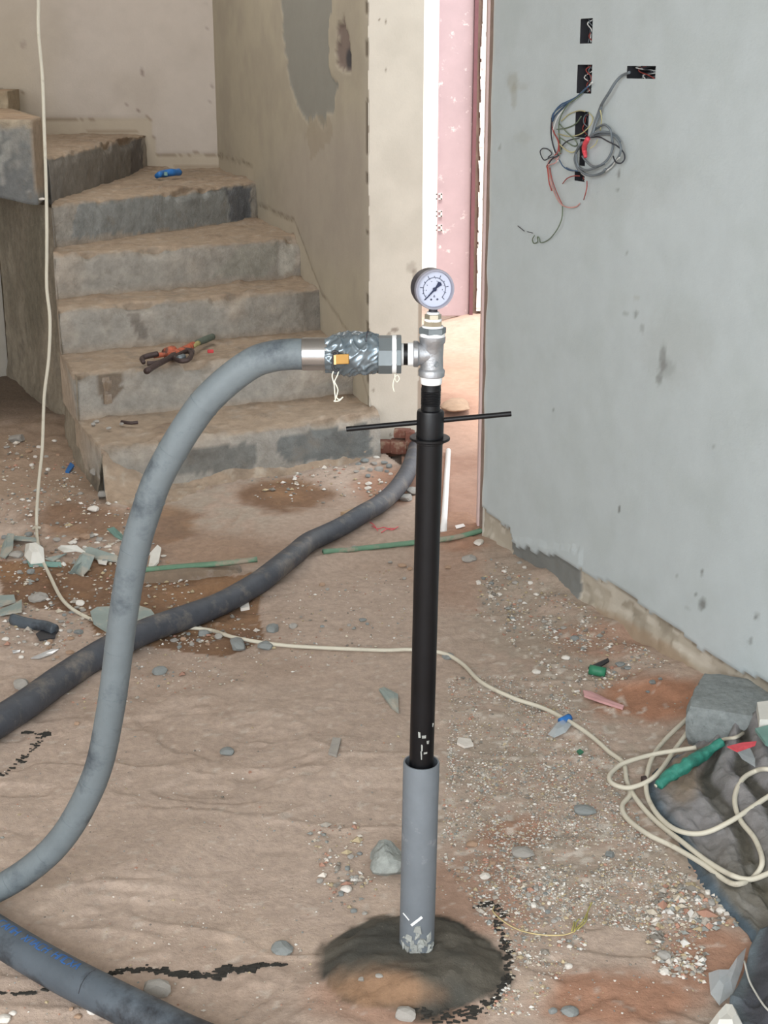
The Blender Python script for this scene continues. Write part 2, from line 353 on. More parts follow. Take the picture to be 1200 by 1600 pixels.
# ------------------------------------------------------------------ gravel (stuff): small chips over the screed
def build_gravel():
    r = np.random.default_rng(5); parts = []
    regions = [([(700, 1060), (860, 1060), (980, 1200), (1000, 1300), (1120, 1420), (1100, 1470), (900, 1450), (780, 1400), (690, 1320), (700, 1150)], 15000, .0015),
               ([(760, 880), (900, 955), (1050, 1062), (900, 1090), (740, 960)], 1900, .0027), ([(0, 680), (160, 740), (200, 800), (260, 880), (430, 1010), (240, 1010), (0, 1020)], 1500, .0034),
               ([(380, 700), (640, 705), (640, 780), (400, 790)], 350, .004), ([(680, 1330), (900, 1390), (920, 1480), (830, 1600), (760, 1600), (780, 1480)], 2200, .0018),
               ([(1040, 1380), (1130, 1400), (1150, 1450), (1000, 1470)], 350, .004), ([(1000, 1460), (1110, 1480), (1100, 1540), (1030, 1530)], 350, .0028),
               ([(60, 1000), (640, 880), (640, 1020), (100, 1120)], 800, .0022), ([(0, 1150), (1100, 1100), (1100, 1600), (0, 1600)], 1800, .0013), ([(480, 1290), (560, 1290), (590, 1400), (520, 1430)], 160, .003)]
    octv = np.array([[1, 0, 0], [-1, 0, 0], [0, 1, 0], [0, -1, 0], [0, 0, 1], [0, 0, -1]], float)
    octf = np.array([(0, 2, 4), (2, 1, 4), (1, 3, 4), (3, 0, 4), (2, 0, 5), (1, 2, 5), (3, 1, 5), (0, 3, 5)])
    V, Fc, Cc = [], [], []; pal = np.array([lin(*c) for c in ((206, 198, 188), (186, 176, 160), (168, 160, 150), (142, 144, 140), (176, 160, 130), (216, 212, 206), (126, 120, 112), (170, 130, 112))])
    k = 0
    for poly, n, sz in regions:
        xs = [a for a, _ in poly]; ys = [b for _, b in poly]
        px = r.uniform(min(xs), max(xs), n*3); py = r.uniform(min(ys), max(ys), n*3)
        px = px + 14*fbm(px/30, py/30, 0, 2, 61); ok = inpoly(px, py, poly) & (fbm(px/40, py/28, 0, 3, 62)+r.uniform(-.5, .5, len(px)) > -.15); px, py = px[ok][:n], py[ok][:n]
        a = (px-600)/F; b = (800-py)/F; d = np.stack([a, cp+b*sp, -sp+b*cp], 1); t = -H/d[:, 2]; X = d[:, 0]*t; Y = d[:, 1]*t; Z = ground(X, Y)
        rr = np.hypot(X-MC[0], Y-MC[1]); keep = (rr > .15) & (((X-RA[0])*rn[0]+(Y-RA[1])*rn[1]) > .02); X, Y, Z = X[keep], Y[keep], Z[keep]; m = len(X)
        s = sz*np.exp(r.normal(0, .42, m)); sc3 = s[:, None, None]*(r.uniform(.55, 1.35, (m, 6, 1)))*np.array([1.15, 1, .65])
        an = r.uniform(0, 6.28, m); v = octv[None]*sc3
        v = np.stack([v[..., 0]*np.cos(an)[:, None]-v[..., 1]*np.sin(an)[:, None], v[..., 0]*np.sin(an)[:, None]+v[..., 1]*np.cos(an)[:, None], v[..., 2]], -1)
        v = v + np.stack([X, Y, Z+s*.35], 1)[:, None, :]
        V.append(v.reshape(-1, 3)); Fc.append((octf[None]+(np.arange(m)*6)[:, None, None]+k).reshape(-1, 3)); k += 6*m
        Cc.append(np.repeat(pal[r.integers(0, len(pal), m)]*r.uniform(.8, 1.1, (m, 1)), 6, 0))
    mk('gravel', np.vstack(V), np.vstack(Fc), mat('gravel_chips', vcol=True, rough=.85, var=.1), smooth=False, col=np.vstack(Cc), kind='stuff',
       label='fine pale gravel and grit strewn over the dusty floor', cat='gravel')
build_gravel()

# ------------------------------------------------------------------ walls
def wall_grid(name, A, B, z0, z1, step, fn, normal, holes=(), ztop=2.8, kind='structure', mname='wall', parent=None):
    A = np.asarray(A[:2], float); B = np.asarray(B[:2], float); Ln = np.linalg.norm(B-A); d = (B-A)/Ln
    us = np.arange(0, Ln+step*.5, step); us[-1] = Ln; zs = np.arange(z0, z1, step)
    cutu = [c for h in holes for c in h[:2]]; cutz = [c for h in holes for c in h[2:]]
    us = np.unique(np.round(np.concatenate([us, cutu]), 5)); zs = np.unique(np.round(np.concatenate([zs, cutz, [ztop] if ztop > z1 else []]), 5))
    U, Z = np.meshgrid(us, zs); V = np.stack([A[0]+d[0]*U, A[1]+d[1]*U, Z], -1)
    px, py = proj(V); disp, col = fn(px, py, U, Z)
    V = V.copy(); V[..., 0] += normal[0]*disp; V[..., 1] += normal[1]*disp
    f = gridf(len(us), len(zs))
    if holes:
        cu = (U[:-1, :-1]+U[1:, 1:])/2; cz = (Z[:-1, :-1]+Z[1:, 1:])/2; k = np.ones(cu.shape, bool)
        for h in holes: k &= ~((cu > h[0]) & (cu < h[1]) & (cz > h[2]) & (cz < h[3]))
        f = [q for q, ok in zip(f, k.ravel()) if ok]
    return mk(name, V.reshape(-1, 3), f, M[mname], parent, col=col.reshape(-1, 3), kind=kind)
def W(px, py, off=0.0):                 # a pixel onto the right wall, off metres in front of it
    d = ray(px, py); nn = np.array([rn[0], rn[1], 0]); q = RA + nn*off
    t = np.dot(q-np.array([0, 0, H]), nn)/np.dot(d, nn); return d*t+np.array([0, 0, H])
def Wu(px, py):
    p = W(px, py); return float(np.dot(p[:2]-RA[:2], rd)), float(p[2])
def hole(x0, y0, x1, y1):
    a = Wu(x0, y0); b = Wu(x1, y1); c = Wu(x0, y1); e = Wu(x1, y0)
    return ((a[0]+c[0])/2, (b[0]+e[0])/2, (c[1]+b[1])/2, (a[1]+e[1])/2)
HOLES = [hole(912, 29, 931, 68), hole(907, 101, 930, 146), hole(904, 174, 925, 215), hole(911, 217, 920, 259), hole(903, 268, 919, 283), hole(985, 103, 1030, 123)]
def spots(c, px, py, lst, colr):
    for cx, cy, rx, ry, a in lst: c = mixc(c, colr, a*blob(px, py, cx, cy, rx, ry, .25*vn(px/4, py/4, 0, 8)))
    return c
def fn_right(px, py, U, Z):
    n = fbm(U*9, Z*9, 0, 4, 51); nn = fbm(U*40, Z*40, 0, 3, 52)
    line = [(700, 772), (757, 790), (778, 812), (800, 826), (806, 850), (822, 856), (858, 866), (866, 862), (900, 880), (906, 888), (960, 912), (1000, 940), (1050, 976), (1085, 1004), (1125, 1028), (1200, 1068), (1400, 1180)]
    low = [(700, 800), (760, 835), (905, 935), (960, 950), (1050, 1000), (1120, 1065), (1200, 1120), (1400, 1240)]
    b = below(px, py, line) + 3.5*nn*2+2*n; bl = below(px, py, low)+5*nn
    coat = b < 0
    c = mixc(lin(184, 193, 196)*np.ones(U.shape+(3,)), lin(180, 189, 191), sst(-.2, .5, n))
    rough = mixc(lin(176, 168, 154)*np.ones(U.shape+(3,)), lin(150, 142, 128), sst(-.1, .5, n+nn*.5))
    rough = mixc(rough, lin(196, 190, 178), .7*(vn(U*25, Z*60, 0, 57) > .35))
    rough = mixc(rough, lin(160, 140, 118), sst(0, 14, bl)*.8)
    patch = inpoly(px+4*nn, py+4*nn, [(803, 840), (915, 860), (908, 945), (880, 940), (845, 930), (806, 900)])
    rough = mixc(rough, mixc(lin(122, 124, 122)*np.ones(U.shape+(3,)), lin(138, 136, 130), sst(-.2, .5, n)), patch*1.0)
    edge = (b > 0) & (b < 5) & (vn(U*30, Z*30, 0, 59) > -.1); rough = mixc(rough, lin(112, 100, 86), edge*.6*(~patch))
    col = np.where(coat[..., None], c, rough)
    col = spots(col, px, py, [(806, 128, 9, 16, .35), (808, 150, 5, 20, .3), (822, 215, 14, 10, .12), (820, 135, 14, 4, .2), (1000, 465, 6, 5, .25)], lin(142, 136, 118))
    col = spots(col, px, py, [(1042, 560, 6, 22, .5), (1036, 590, 5, 12, .5), (1048, 575, 12, 14, .25), (985, 488, 6, 3, .4), (999, 490, 3, 7, .5), (1009, 512, 3, 9, .3), (1103, 943, 7, 9, .7), (1080, 950, 5, 4, .2),
                                   (972, 793, 2, 7, .8), (1064, 902, 1.5, 5, .7), (1102, 893, 1.5, 5, .7), (1188, 962, 3, 5, .7), (1178, 1000, 3, 7, .5), (1094, 928, 2, 3, .7), (972, 272, 2, 6, .7), (786, 229, 2, 3, .8), (970, 296, 1.5, 3, .6), (984, 394, 1.5, 3, .5), (1120, 700, 1.5, 3, .5), (870, 640, 1.5, 3, .5)], lin(86, 84, 80))
    col = spots(col, px, py, [(1060, 545, 60, 60, .10), (950, 300, 120, 40, .08)], lin(150, 146, 140))
    # light jagged edge at the doorway corner
    e = sst(.012, .0, U+.004*nn); col = mixc(col, lin(206, 204, 198), e*.6*coat)
    disp = np.where(coat, .009, .0) + np.where(bl > 0, .004+.00012*np.clip(bl, 0, 120), 0)*(~coat) + .0002*n*coat + .003*nn*(~coat) + .004*patch
    disp = disp + .003*(vn(Z*14, U*3, 0, 53))*sst(.03, 0, U)
    return disp, col
WR = wall_grid('wall_right', RA[:2]-rd*0.0, RA[:2]+rd*5.6, -.03, 1.66, .0085, fn_right, rn, HOLES)
# thickness of that wall at the doorway
e0 = RA[:2]; bk = np.array([-rn[0], -rn[1]])*.22
v = [(e0[0]+.008*rn[0], e0[1]+.008*rn[1], -.03), (e0[0]+bk[0], e0[1]+bk[1], -.03), (e0[0]+bk[0], e0[1]+bk[1], 2.8), (e0[0]+.008*rn[0], e0[1]+.008*rn[1], 2.8),
     (e0[0]+bk[0]+rd[0]*5.6, e0[1]+bk[1]+rd[1]*5.6, -.03), (e0[0]+bk[0]+rd[0]*5.6, e0[1]+bk[1]+rd[1]*5.6, 2.8)]
mk('wall_right_back', v, [(0, 1, 2, 3), (1, 4, 5, 2)], M['plain'], smooth=False, kind='structure')
# recessed electrical boxes
NR = np.array([rn[0], rn[1], 0]); UR = np.array([rd[0], rd[1], 0])
boxnames = ['topmost of the column of black socket boxes set in the pale right wall', 'black socket box with the coloured wires spilling out of it', 'black socket box behind the coil of grey cable',
            'narrow dark slot in the right wall wrapped over with red tape', 'small lowest dark box under the cable coil on the right wall', 'black horizontal socket box apart to the right with a grey cable leaving it']
for h, lb in zip(HOLES, boxnames):
    u0, u1, z0, z1 = h[0]-.001, h[1]+.001, h[2]-.001, h[3]+.001
    def q(u, z, dpt): return RA*np.array([1, 1, 0]) + UR*u + np.array([0, 0, z]) + NR*dpt
    a = thing('socket_box', q((u0+u1)/2, z0, -.02), lb, 'socket box', 'recessed socket boxes in the right wall')
    t = -.045; fr = .0075
    vv = [q(u0, z0, fr), q(u1, z0, fr), q(u1, z1, fr), q(u0, z1, fr), q(u0, z0, t), q(u1, z0, t), q(u1, z1, t), q(u0, z1, t)]
    mk('box_shell', vv, [(4, 5, 6, 7), (0, 1, 5, 4), (1, 2, 6, 5), (2, 3, 7, 6), (3, 0, 4, 7)], M['dark'], a, smooth=False)
    rr_ = random.Random(int(u0*1000))
    for c in (M['wgrey'], M['wblack'], M['wwhite'], M['wred'], M['wgrey']):
        if (z1-z0) < .02: break
        pts = [q(u0+(u1-u0)*rr_.uniform(.15, .85), z0+(z1-z0)*tt, -.012+.012*rr_.random()) for tt in (.06, .3, .55, .8, .95)]
        tube('wire', pts, .0013, c, a, seg=6, sub=5)

def fn_centre(px, py, U, Z):
    n = fbm(U*6, Z*6, 0, 4, 71); nn = fbm(U*30, Z*30, 0, 3, 72)
    c = mixc(lin(170, 161, 143)*np.ones(U.shape+(3,)), lin(161, 152, 136), sst(-.3, .5, n))
    c = mixc(c, lin(160, 150, 142), blob(px, py, 540, 300, 120, 120, .3*n)*.5)
    x = px+4*nn; y = py+4*nn
    patch = inpoly(x, y, [(438, -60), (520, -60), (518, 20), (512, 60), (516, 120), (528, 130), (520, 180), (508, 175), (506, 205), (494, 180), (480, 190), (466, 168), (450, 120), (442, 60)])
    p2 = inpoly(x, y, [(528, 40), (538, 28), (546, 60), (549, 108), (536, 110), (524, 100)])
    c = mixc(c, lin(136, 134, 126), patch*1.0); c = mixc(c, lin(122, 108, 100), p2*1.0); c = mixc(c, lin(66, 64, 66), blob(px, py, 542, 92, 6, 18)*p2)
    st = inpoly(px+8*nn, py+8*nn, [(478, 186), (516, 180), (520, 215), (498, 235), (486, 255), (480, 225)]); c = mixc(c, lin(146, 134, 114), st*.45)
    # lower band where the skirting was: follows the treads
    band = [(330, 238), (341, 243), (395, 258), (396, 315), (460, 345), (500, 455), (545, 520), (580, 640)]
    b = below(px, py, band)+5*nn; low = (b > 0)
    c = mixc(c, lin(178, 168, 150), low*.6); c = mixc(c, lin(120, 108, 92), ((b > -2) & (b < 2.0))*.5*(vn(U*20, Z*20, 0, 7) > -.2))
    ed = sst(.10, .02, U); c = mixc(c, lin(178, 170, 155), .5*ed)
    rim = (U < .03+.006*nn) & (vn(U*3, Z*22, 0, 73) > .42); c = mixc(c, lin(82, 70, 56), rim*.8)
    disp = -.004*patch-.010*p2-.004*low+.0004*n-.004*rim
    return disp, c
cdir = (CORN-PIERL)[:2]; cdir /= np.linalg.norm(cdir); cn = np.array([-cdir[1], cdir[0]]); cn = cn if cn[1] < 0 else -cn
WC = wall_grid('wall_centre', PIERL, CORN[:2]+cdir*.05, -.03, 1.75, .012, fn_centre, cn)
def fn_pier(px, py, U, Z):
    n = fbm(U*8, Z*8, 0, 3, 81); nn = fbm(U*40, Z*40, 0, 3, 82)
    c = mixc(lin(186, 178, 165)*np.ones(U.shape+(3,)), lin(179, 171, 158), sst(-.3, .5, n))
    c = spots(c, px, py, [(643, 418, 8, 10, .3), (648, 428, 4, 10, .4), (617, 515, 6, 4, .6), (608, 522, 4, 3, .5), (592, 31, 1.5, 3, .9), (603, 34, 1.2, 3.5, .8), (603, 109, 1.2, 3, .7), (583, 610, 2, 4, .6), (610, 680, 2, 3, .6)], lin(92, 74, 60))
    br = [(570, 706), (600, 708), (612, 700), (622, 696), (634, 688), (660, 676)]
    low = below(px, py, br)+3*nn > 0
    c = mixc(c, lin(120, 84, 68), low*1.0)
    rim = (px > 653.5+1.5*nn) & (py > 430); c = mixc(c, lin(120, 98, 80), rim*.6)
    lf = (U < .006) & (vn(U, Z*26, 0, 83) > .35); c = mixc(c, lin(96, 82, 64), lf*.8)
    return .001*n-.02*low, c
pd_ = (PIERR-PIERL)[:2]; PT = np.array([PIERR[0]+.012, PIERR[1]])
pn = np.array([pd_[1], -pd_[0]]); pn /= np.linalg.norm(pn); pn = pn if pn[1] < 0 else -pn
WP = wall_grid('wall_pier', PIERL, PT, -.03, 1.75, .006, fn_pier, pn)
v = [(PT[0], PT[1], -.03), (PT[0], PT[1]+.3, -.03), (PT[0], PT[1]+.3, 2.8), (PT[0], PT[1], 2.8), (CORN[0]+.15, CORN[1]+.3, -.03), (CORN[0]+.15, CORN[1]+.3, 2.8)]
mk('wall_pier_back', v, [(0, 1, 2, 3), (1, 4, 5, 2)], M['plain'], smooth=False, kind='structure')
# triangle pencilled on the pier face
def onpier(px, py, off=.002):
    d = ray(px, py); nn = np.array([pn[0], pn[1], 0]); q = PIERL+nn*off; t = np.dot(q-np.array([0, 0, H]), nn)/np.dot(d, nn); return d*t+np.array([0, 0, H])
tri = [onpier(619.5, 265), onpier(629, 265), onpier(624, 275.5)]
parts = [tube_vf([tri[i], tri[(i+1) % 3]], .0012, 6, 0) for i in range(3)]
v, f = join(parts); mk('pencilled_triangle', v, f, mat('pencil', (84, 80, 110)), WP, smooth=False, label='small blue-grey triangle drawn on the pier')

def fn_back(px, py, U, Z):
    n = fbm(U*5, Z*5, 0, 4, 91); nn = fbm(U*25, Z*25, 0, 3, 92)
    c = mixc(lin(180, 170, 161)*np.ones(U.shape+(3,)), lin(172, 162, 152), sst(-.3, .5, n))
    c = mixc(c, lin(172, 160, 140), sst(130, 20, px)*sst(-150, 150, py)*.6)
    band = [(-200, 130), (38, 145), (40, 178), (70, 186), (235, 185), (236, 195), (246, 242), (345, 240)]
    b = below(px, py, band)+4*nn; low = b > 0
    c = mixc(c, lin(172, 160, 142), low*.8); c = mixc(c, lin(122, 106, 88), ((b > -1.5) & (b < 2.2))*.6*(vn(U*12, Z*12, 0, 7) > -.3))
    b2 = np.abs(below(px, py, [(70, 208), (215, 204), (222, 262), (340, 262)])); c = mixc(c, lin(130, 112, 92), (b2 < 1.6)*.5*(vn(U*14, Z*9, 0, 8) > -.2))
    c = spots(c, px, py, [(222, 112, 2.5, 6, .7), (217, 172, 3, 3, .7), (197, 163, 3, 2.5, .5), (113, 135, 2, 3, .5), (36, 70, 4, 7, .3), (325, 43, 1.5, 4, .6), (332, 100, 1.5, 3, .5), (331, 135, 2, 4, .5), (328, 225, 1.5, 5, .6), (320, 4, 3, 2, .5), (329, 160, 3, 1.5, .5), (135, 53, 1.5, 2, .4)], lin(104, 88, 82))
    return .002*n-.004*low, c
BY = CORN[1]
WB = wall_grid('wall_back', (CORN[0]+.04, BY, 0), (-3.0, BY+.05, 0), -.03, 1.75, .014, fn_back, np.array([0, -1.0]))
def plainwall(name, a, b, z0=-.03, z1=2.8, m='plain'):
    mk(name, [(a[0], a[1], z0), (b[0], b[1], z0), (b[0], b[1], z1), (a[0], a[1], z1)], [(0, 1, 2, 3)], M[m], smooth=False, kind='structure')
plainwall('wall_left', (-3.0, BY+.05), (-3.0, -2.6))
xr = (RA[:2]+rd*5.6)
mk('ceiling', [(-3, -1.4, 2.8), (2.0, -1.4, 2.8), (1.0, 2.4, 2.8), (.55, 4.2, 2.8), (.3, 5.3, 2.8), (-.9, BY+.3, 2.8), (-3, BY+.05, 2.8)], [tuple(range(7))], M['plain'], smooth=False, kind='structure')
plainwall('wall_over_door', PIERR, RA, 2.15, 2.8)

# ------------------------------------------------------------------ outside
def build_outside():
    xs = np.concatenate([np.arange(-2, .05, .2), np.arange(.05, .85, .012), np.arange(.85, 5, .25)]); ys = np.concatenate([np.arange(3.98, 9.6, .018)])
    X, Y = np.meshgrid(xs, ys)
    n = fbm(X*4, Y*3, 0, 4, 101)
    Z = .004 + .012*n + .020*np.abs(fbm(X*3.5, Y*9, 0, 3, 103))*sst(4.9, 5.6, Y) + .04*blob(X, Y, .42, 7.1, .18, .3)*0
    e_ = sst(4.0, 4.25, Y)*sst(.05, .16, X); Z = Z*sst(4.3, 5.2, Y)+(ground(X, Y)+.006)*(1-sst(4.3, 5.2, Y)); Z = Z*e_+(ground(X, Y)-.012)*(1-e_) + .05*sst(6.9, 7.4, Y)*sst(.2, .5, X)
    c = mixc(lin(178, 144, 126)*np.ones(X.shape+(3,)), lin(160, 124, 106), sst(-.3, .5, n)); c = mixc(c, lin(190, 168, 154), sst(6.1, 7.2, Y+.6*n)*.8)  # far sand painted paler, sunlight put into its colour
    mk('ground_outside', np.stack([X, Y, Z], -1).reshape(-1, 3), [q for q, k_ in zip(gridf(len(xs), len(ys)), ((X > .05) | (Y > 5.3))[:-1, :-1].ravel()) if k_], M['sand'], col=c.reshape(-1, 3), kind='structure')
build_outside()
mk('wall_outside', [(-3, 9.2, -.1), (6, 9.2, -.1), (6, 9.2, 3.2), (-3, 9.2, 3.2)], [(0, 1, 2, 3)], M['whitewall'], smooth=False, kind='structure')
GY = 7.45
gx = lambda px, py: PD(px, py, GY)[0]
gate = thing('metal_gate', (.38, GY, .02), 'mauve painted metal gate standing beyond the doorway', 'gate')
zb = .045; zt = 2.3
x0, x1, x2 = gx(682, 400), gx(734, 400), gx(739, 400)
v, f = box_vf(((x0+x1)/2, GY, (zb+zt)/2), (x1-x0, .035, zt-zb)); bevel(mk('gate_panel', v, f, M['gate'], gate, smooth=False), .004)
v, f = box_vf((x1+.009, GY-.02, (zb+zt)/2-.01), (.018, .06, zt-zb)); mk('gate_edge', v, f, M['gatedark'], gate, smooth=False, label='dark mauve gate edge')
v, f = box_vf((x0+.003, GY-.021, (zb+zt)/2), (.006, .012, zt-zb)); mk('gate_fold', v, f, M['gate'], gate, smooth=False)
for yy in (307, 334, 356):  # small white square rings up the left edge of the gate
    p = PD(686, yy, GY-.022); parts = []
    for dx, dz, sx, sz in ((0, .012, .034, .007), (0, -.012, .034, .007), (-.012, 0, .008, .03), (.012, 0, .008, .03)):
        parts.append(box_vf((p[0]+dx, p[1], p[2]+dz), (sx, .008, sz)))
    v, f = join(parts); mk('gate_square', v, f, M['whitewall'], gate, smooth=False, label='small white square ring')
x3 = gx(746.5, 400)
post = thing('gate_post', (x2+.02, GY, 0), 'reddish brown post patched with white mortar beside the mauve gate', 'post')
v, f = box_vf(((x2+x3)/2+.003, GY+.02, 1.15), (x3-x2, .06, 2.3)); mk('post_face', v, f, M['jamb'], post, smooth=False)
rg = np.random.default_rng(3); parts = []
for k in range(70):
    zz = .1+k*.024+rg.uniform(-.008, .008); parts.append(box_vf((x3+.010+rg.uniform(-.004, .003), GY-.015+rg.uniform(-.003, .003), zz), (rg.uniform(.018, .028), .03, rg.uniform(.03, .07)), jit=.003, rnd=rg))
v, f = join(parts); mk('mortar_line', v, f, M['whitewall'], post, smooth=False, kind='stuff', label='rough white mortar down the post edge')
v, f = box_vf((x3+.12, GY+.04, 1.3), (.20, .12, 2.7)); mk('wall_gate_side', v, f, M['pinkwall'], smooth=False, kind='structure')
# door jamb lining on the end of the right wall
jm = thing('door_jamb', (RA[0], RA[1]+.05, 0), 'narrow brown wooden door jamb on the edge of the right wall', 'door jamb')
def strip(name, offx, wx, y, m, jit):
    zs = np.linspace(-.005, 2.1, 90); r_ = np.random.default_rng(abs(int(offx*1e4))+7); v = []; 
    for z in zs:
        a = jit*r_.uniform(-1, 1); v += [(RA[0]+offx-wx/2+a*.4, y, z), (RA[0]+offx+wx/2+a, y, z), (RA[0]+offx+wx/2+a, y+.05, z), (RA[0]+offx-wx/2+a*.4, y+.05, z)]
    return mk(name, v, gridf(4, 90, True)+[(0, 1, 2, 3), tuple(range(356, 360))], m, jm, smooth=False)
strip('jamb_board', -.006, .009, RA[1]+.05, M['jamb'], .0006)
strip('jamb_gap', .003, .010, RA[1]+.035, M['jambdark'], .0022)
strip('jamb_plaster', -.0135, .007, RA[1]+.075, M['pinkwall'], .0004)

# ------------------------------------------------------------------ stairs
RISE = .165
SC = mat('x', vcol=True) if False else None
nos = [((158, 702), (577, 648)), ((115, 584), (540, 549)), ((90, 483), (496, 451)), ((83, 398), (456, 371)), ((80, 319), (386, 284)), ((75, 246), (217, 214))]
NL = [P(a[0], a[1], RISE*(i+1)) for i, (a, b) in enumerate(nos)]; NRt = [P(b[0], b[1], RISE*(i+1)) for i, (a, b) in enumerate(nos)]
NL[5] = np.array([NL[4][0]-.02, NL[4][1]+.09, RISE*6]); NL[5] = PD(75, 246, 5.42); NL[5][2] = RISE*6
stairs = thing('staircase', (NL[0][0]+.4, NL[0][1]+.3, 0), 'rough bare concrete winder staircase covered in sand beside the beige wall', 'staircase')
def snapwall(p, e=.0):
    q = p[:2]-PIERL[:2]; s = np.dot(q, cdir); r = PIERL[:2]+cdir*s - cn*e; return np.array([r[0], r[1], p[2]])
for i in range(5): NRt[i] = snapwall(NRt[i], .01)
NRt[5][1] = BY+.01
def build_step(i, L, R, Lb, Rb, z0, z1, cols, patches):
    nu = max(20, int(np.linalg.norm(R-L)/.012)); u = np.linspace(0, 1, nu)
    dep = (np.linalg.norm(Lb-L)+np.linalg.norm(Rb-R))/2; nr = 14; nt = max(12, int(dep/.016))
    fr = L[None]*(1-u[:, None])+R[None]*u[:, None]; bk = Lb[None]*(1-u[:, None])+Rb[None]*u[:, None]
    dirn = (bk-fr)[:, :2]; dirn /= np.linalg.norm(dirn, axis=1)[:, None]
    rows = []; kinds = []
    for k in range(nr): rows.append(np.column_stack([fr[:, :2], np.full(nu, z0+(z1-z0)*k/nr)])); kinds.append(0)
    for k in range(nt+1):
        t = k/nt; q = fr*(1-t)+bk*t; rows.append(np.column_stack([q[:, :2], np.full(nu, z1)])); kinds.append(1)
    V = np.stack(rows); kd = np.array(kinds)[:, None]*np.ones(nu)[None]
    hz = V[..., 2]; D = np.broadcast_to(dirn[None], V.shape[:2]+(2,))
    n1 = fbm(V[..., 0]*7, V[..., 1]*7, hz*7, 4, 200+i); n2 = fbm(V[..., 0]*28, V[..., 1]*28, hz*28, 3, 220+i)
    # distance from the nosing along the section
    sdist = np.concatenate([(z1-(z0+(z1-z0)*np.arange(nr)/nr)), np.arange(nt+1)/nt*dep])[:, None]
    chip = sst(.05, .45, fbm(u*9+i*3.3, u*0+i, 0, 3, 240))[None]; ero = (.009+.034*chip)*np.exp(-(sdist/.03)**2)
    disp = .009*n1+.006*n2+.005*sst(.25,.3,n1)
    V = V.copy()
    V[..., 0] += D[..., 0]*(ero-(kd < .5)*disp); V[..., 1] += D[..., 1]*(ero-(kd < .5)*disp)
    V[..., 2] += -ero*.7*(kd > .5)*1.0 + (kd > .5)*(disp*1.0+.006*sst(.6, 1, sdist/dep)) - ero*.5*(kd < .5)
    px, py = proj(V)
    tread = mixc(lin(*cols[1])*np.ones(V.shape), lin(138, 119, 101), sst(.0, .6, n1+.3*n2)); tread = mixc(tread, lin(172, 160, 146), .6*sst(.1, .6, n2))
    ris = mixc(lin(*cols[0])*np.ones(V.shape), lin(164, 154, 142), sst(-.1, .5, n1)); ris = mixc(ris, lin(176, 168, 156), .5*sst(.2, .7, n2))
    c = np.where(kd[..., None] > .5, tread, ris)
    nose = np.exp(-(sdist/.02)**2)*np.ones(nu)[None]; c = mixc(c, lin(160, 148, 134), nose*.7*sst(-.4, .3, n2))
    foot = sst(.05, .0, hz-z0)*(kd < .5); c = mixc(c, lin(160, 138, 116), foot*.6)
    for poly, colr, a in patches:
        mm = inpoly(px+7*n2+2*n1, py+7*n2, poly)*(kd < .5); c = mixc(c, mixc(lin(*colr)*np.ones(V.shape), lin(*colr)*.75, sst(-.1, .5, n1)), mm*a)
    F_ = gridf(nu, len(rows)); vv = V.reshape(-1, 3)
    # caps: both ends close down to z0
    nb = len(rows); base = len(vv)
    ex = []; cc = []
    for side, idx in ((0, 0), (1, nu-1)):
        b0 = base+len(ex); pb = V[-1, idx].copy(); pb[2] = z0; ex.append(pb); cc.append(c[-1, idx])
        ring = [k*nu+idx for k in range(nb)]+[b0]; F_.append(tuple(ring) if side == 0 else tuple(ring[::-1]))
    F_.append(((nb-1)*nu+nu-1, (nb-1)*nu, base, base+1))
    o = mk('step', np.vstack([vv, ex]), F_, M['concrete'], stairs, col=np.vstack([c.reshape(-1, 3), cc]))
    return o
pat = [[([(428, 688), (470, 676), (580, 662), (582, 712), (452, 724), (430, 705)], (108, 110, 108), .95), ([(270, 706), (395, 694), (402, 728), (280, 742)], (112, 112, 108), .85)],
       [([(150, 585), (196, 578), (188, 610), (172, 632), (160, 622)], (112, 98, 84), .9)],
       [([(196, 488), (214, 486), (234, 530), (222, 534)], (112, 104, 96), .7), ([(460, 455), (500, 455), (500, 520), (480, 520)], (116, 110, 102), .6)],
       [([(380, 385), (440, 380), (420, 430), (330, 434)], (146, 144, 134), .7), ([(430, 388), (460, 375), (460, 425), (440, 436)], (186, 182, 172), .7)],
       [([(120, 320), (390, 290), (388, 346), (200, 365), (110, 372)], (136, 138, 136), .95), ([(352, 296), (392, 290), (392, 345), (358, 345)], (98, 100, 104), .9)],
       [([(60, 246), (222, 212), (222, 300), (60, 330)], (128, 124, 118), .9), ([(205, 214), (222, 212), (222, 280), (205, 280)], (96, 92, 90), .8)]]
for i in range(6):
    L, R = NL[i], NRt[i]
    if i < 4:
        Lb, Rb = NL[i+1].copy(), NRt[i+1].copy(); dd = Rb-R; dd /= np.linalg.norm(dd); Rb = Rb+dd*.04; dl = Lb-L; dl /= np.linalg.norm(dl); Lb = Lb+dl*.04
    elif i == 4: Lb = np.array([NRt[5][0]-.35, BY+.03, 0]); Rb = np.array([CORN[0]+.02, BY+.03, 0])
    else: Lb = np.array([-2.0, BY+.03, 0]); Rb = np.array([NRt[5][0]-.02, BY+.035, 0])
    z0 = RISE*i-.012 if i else -.03
    build_step(i, L, R, Lb, Rb, z0, RISE*(i+1), ((152, 147, 139), (160, 142, 123)), pat[i])
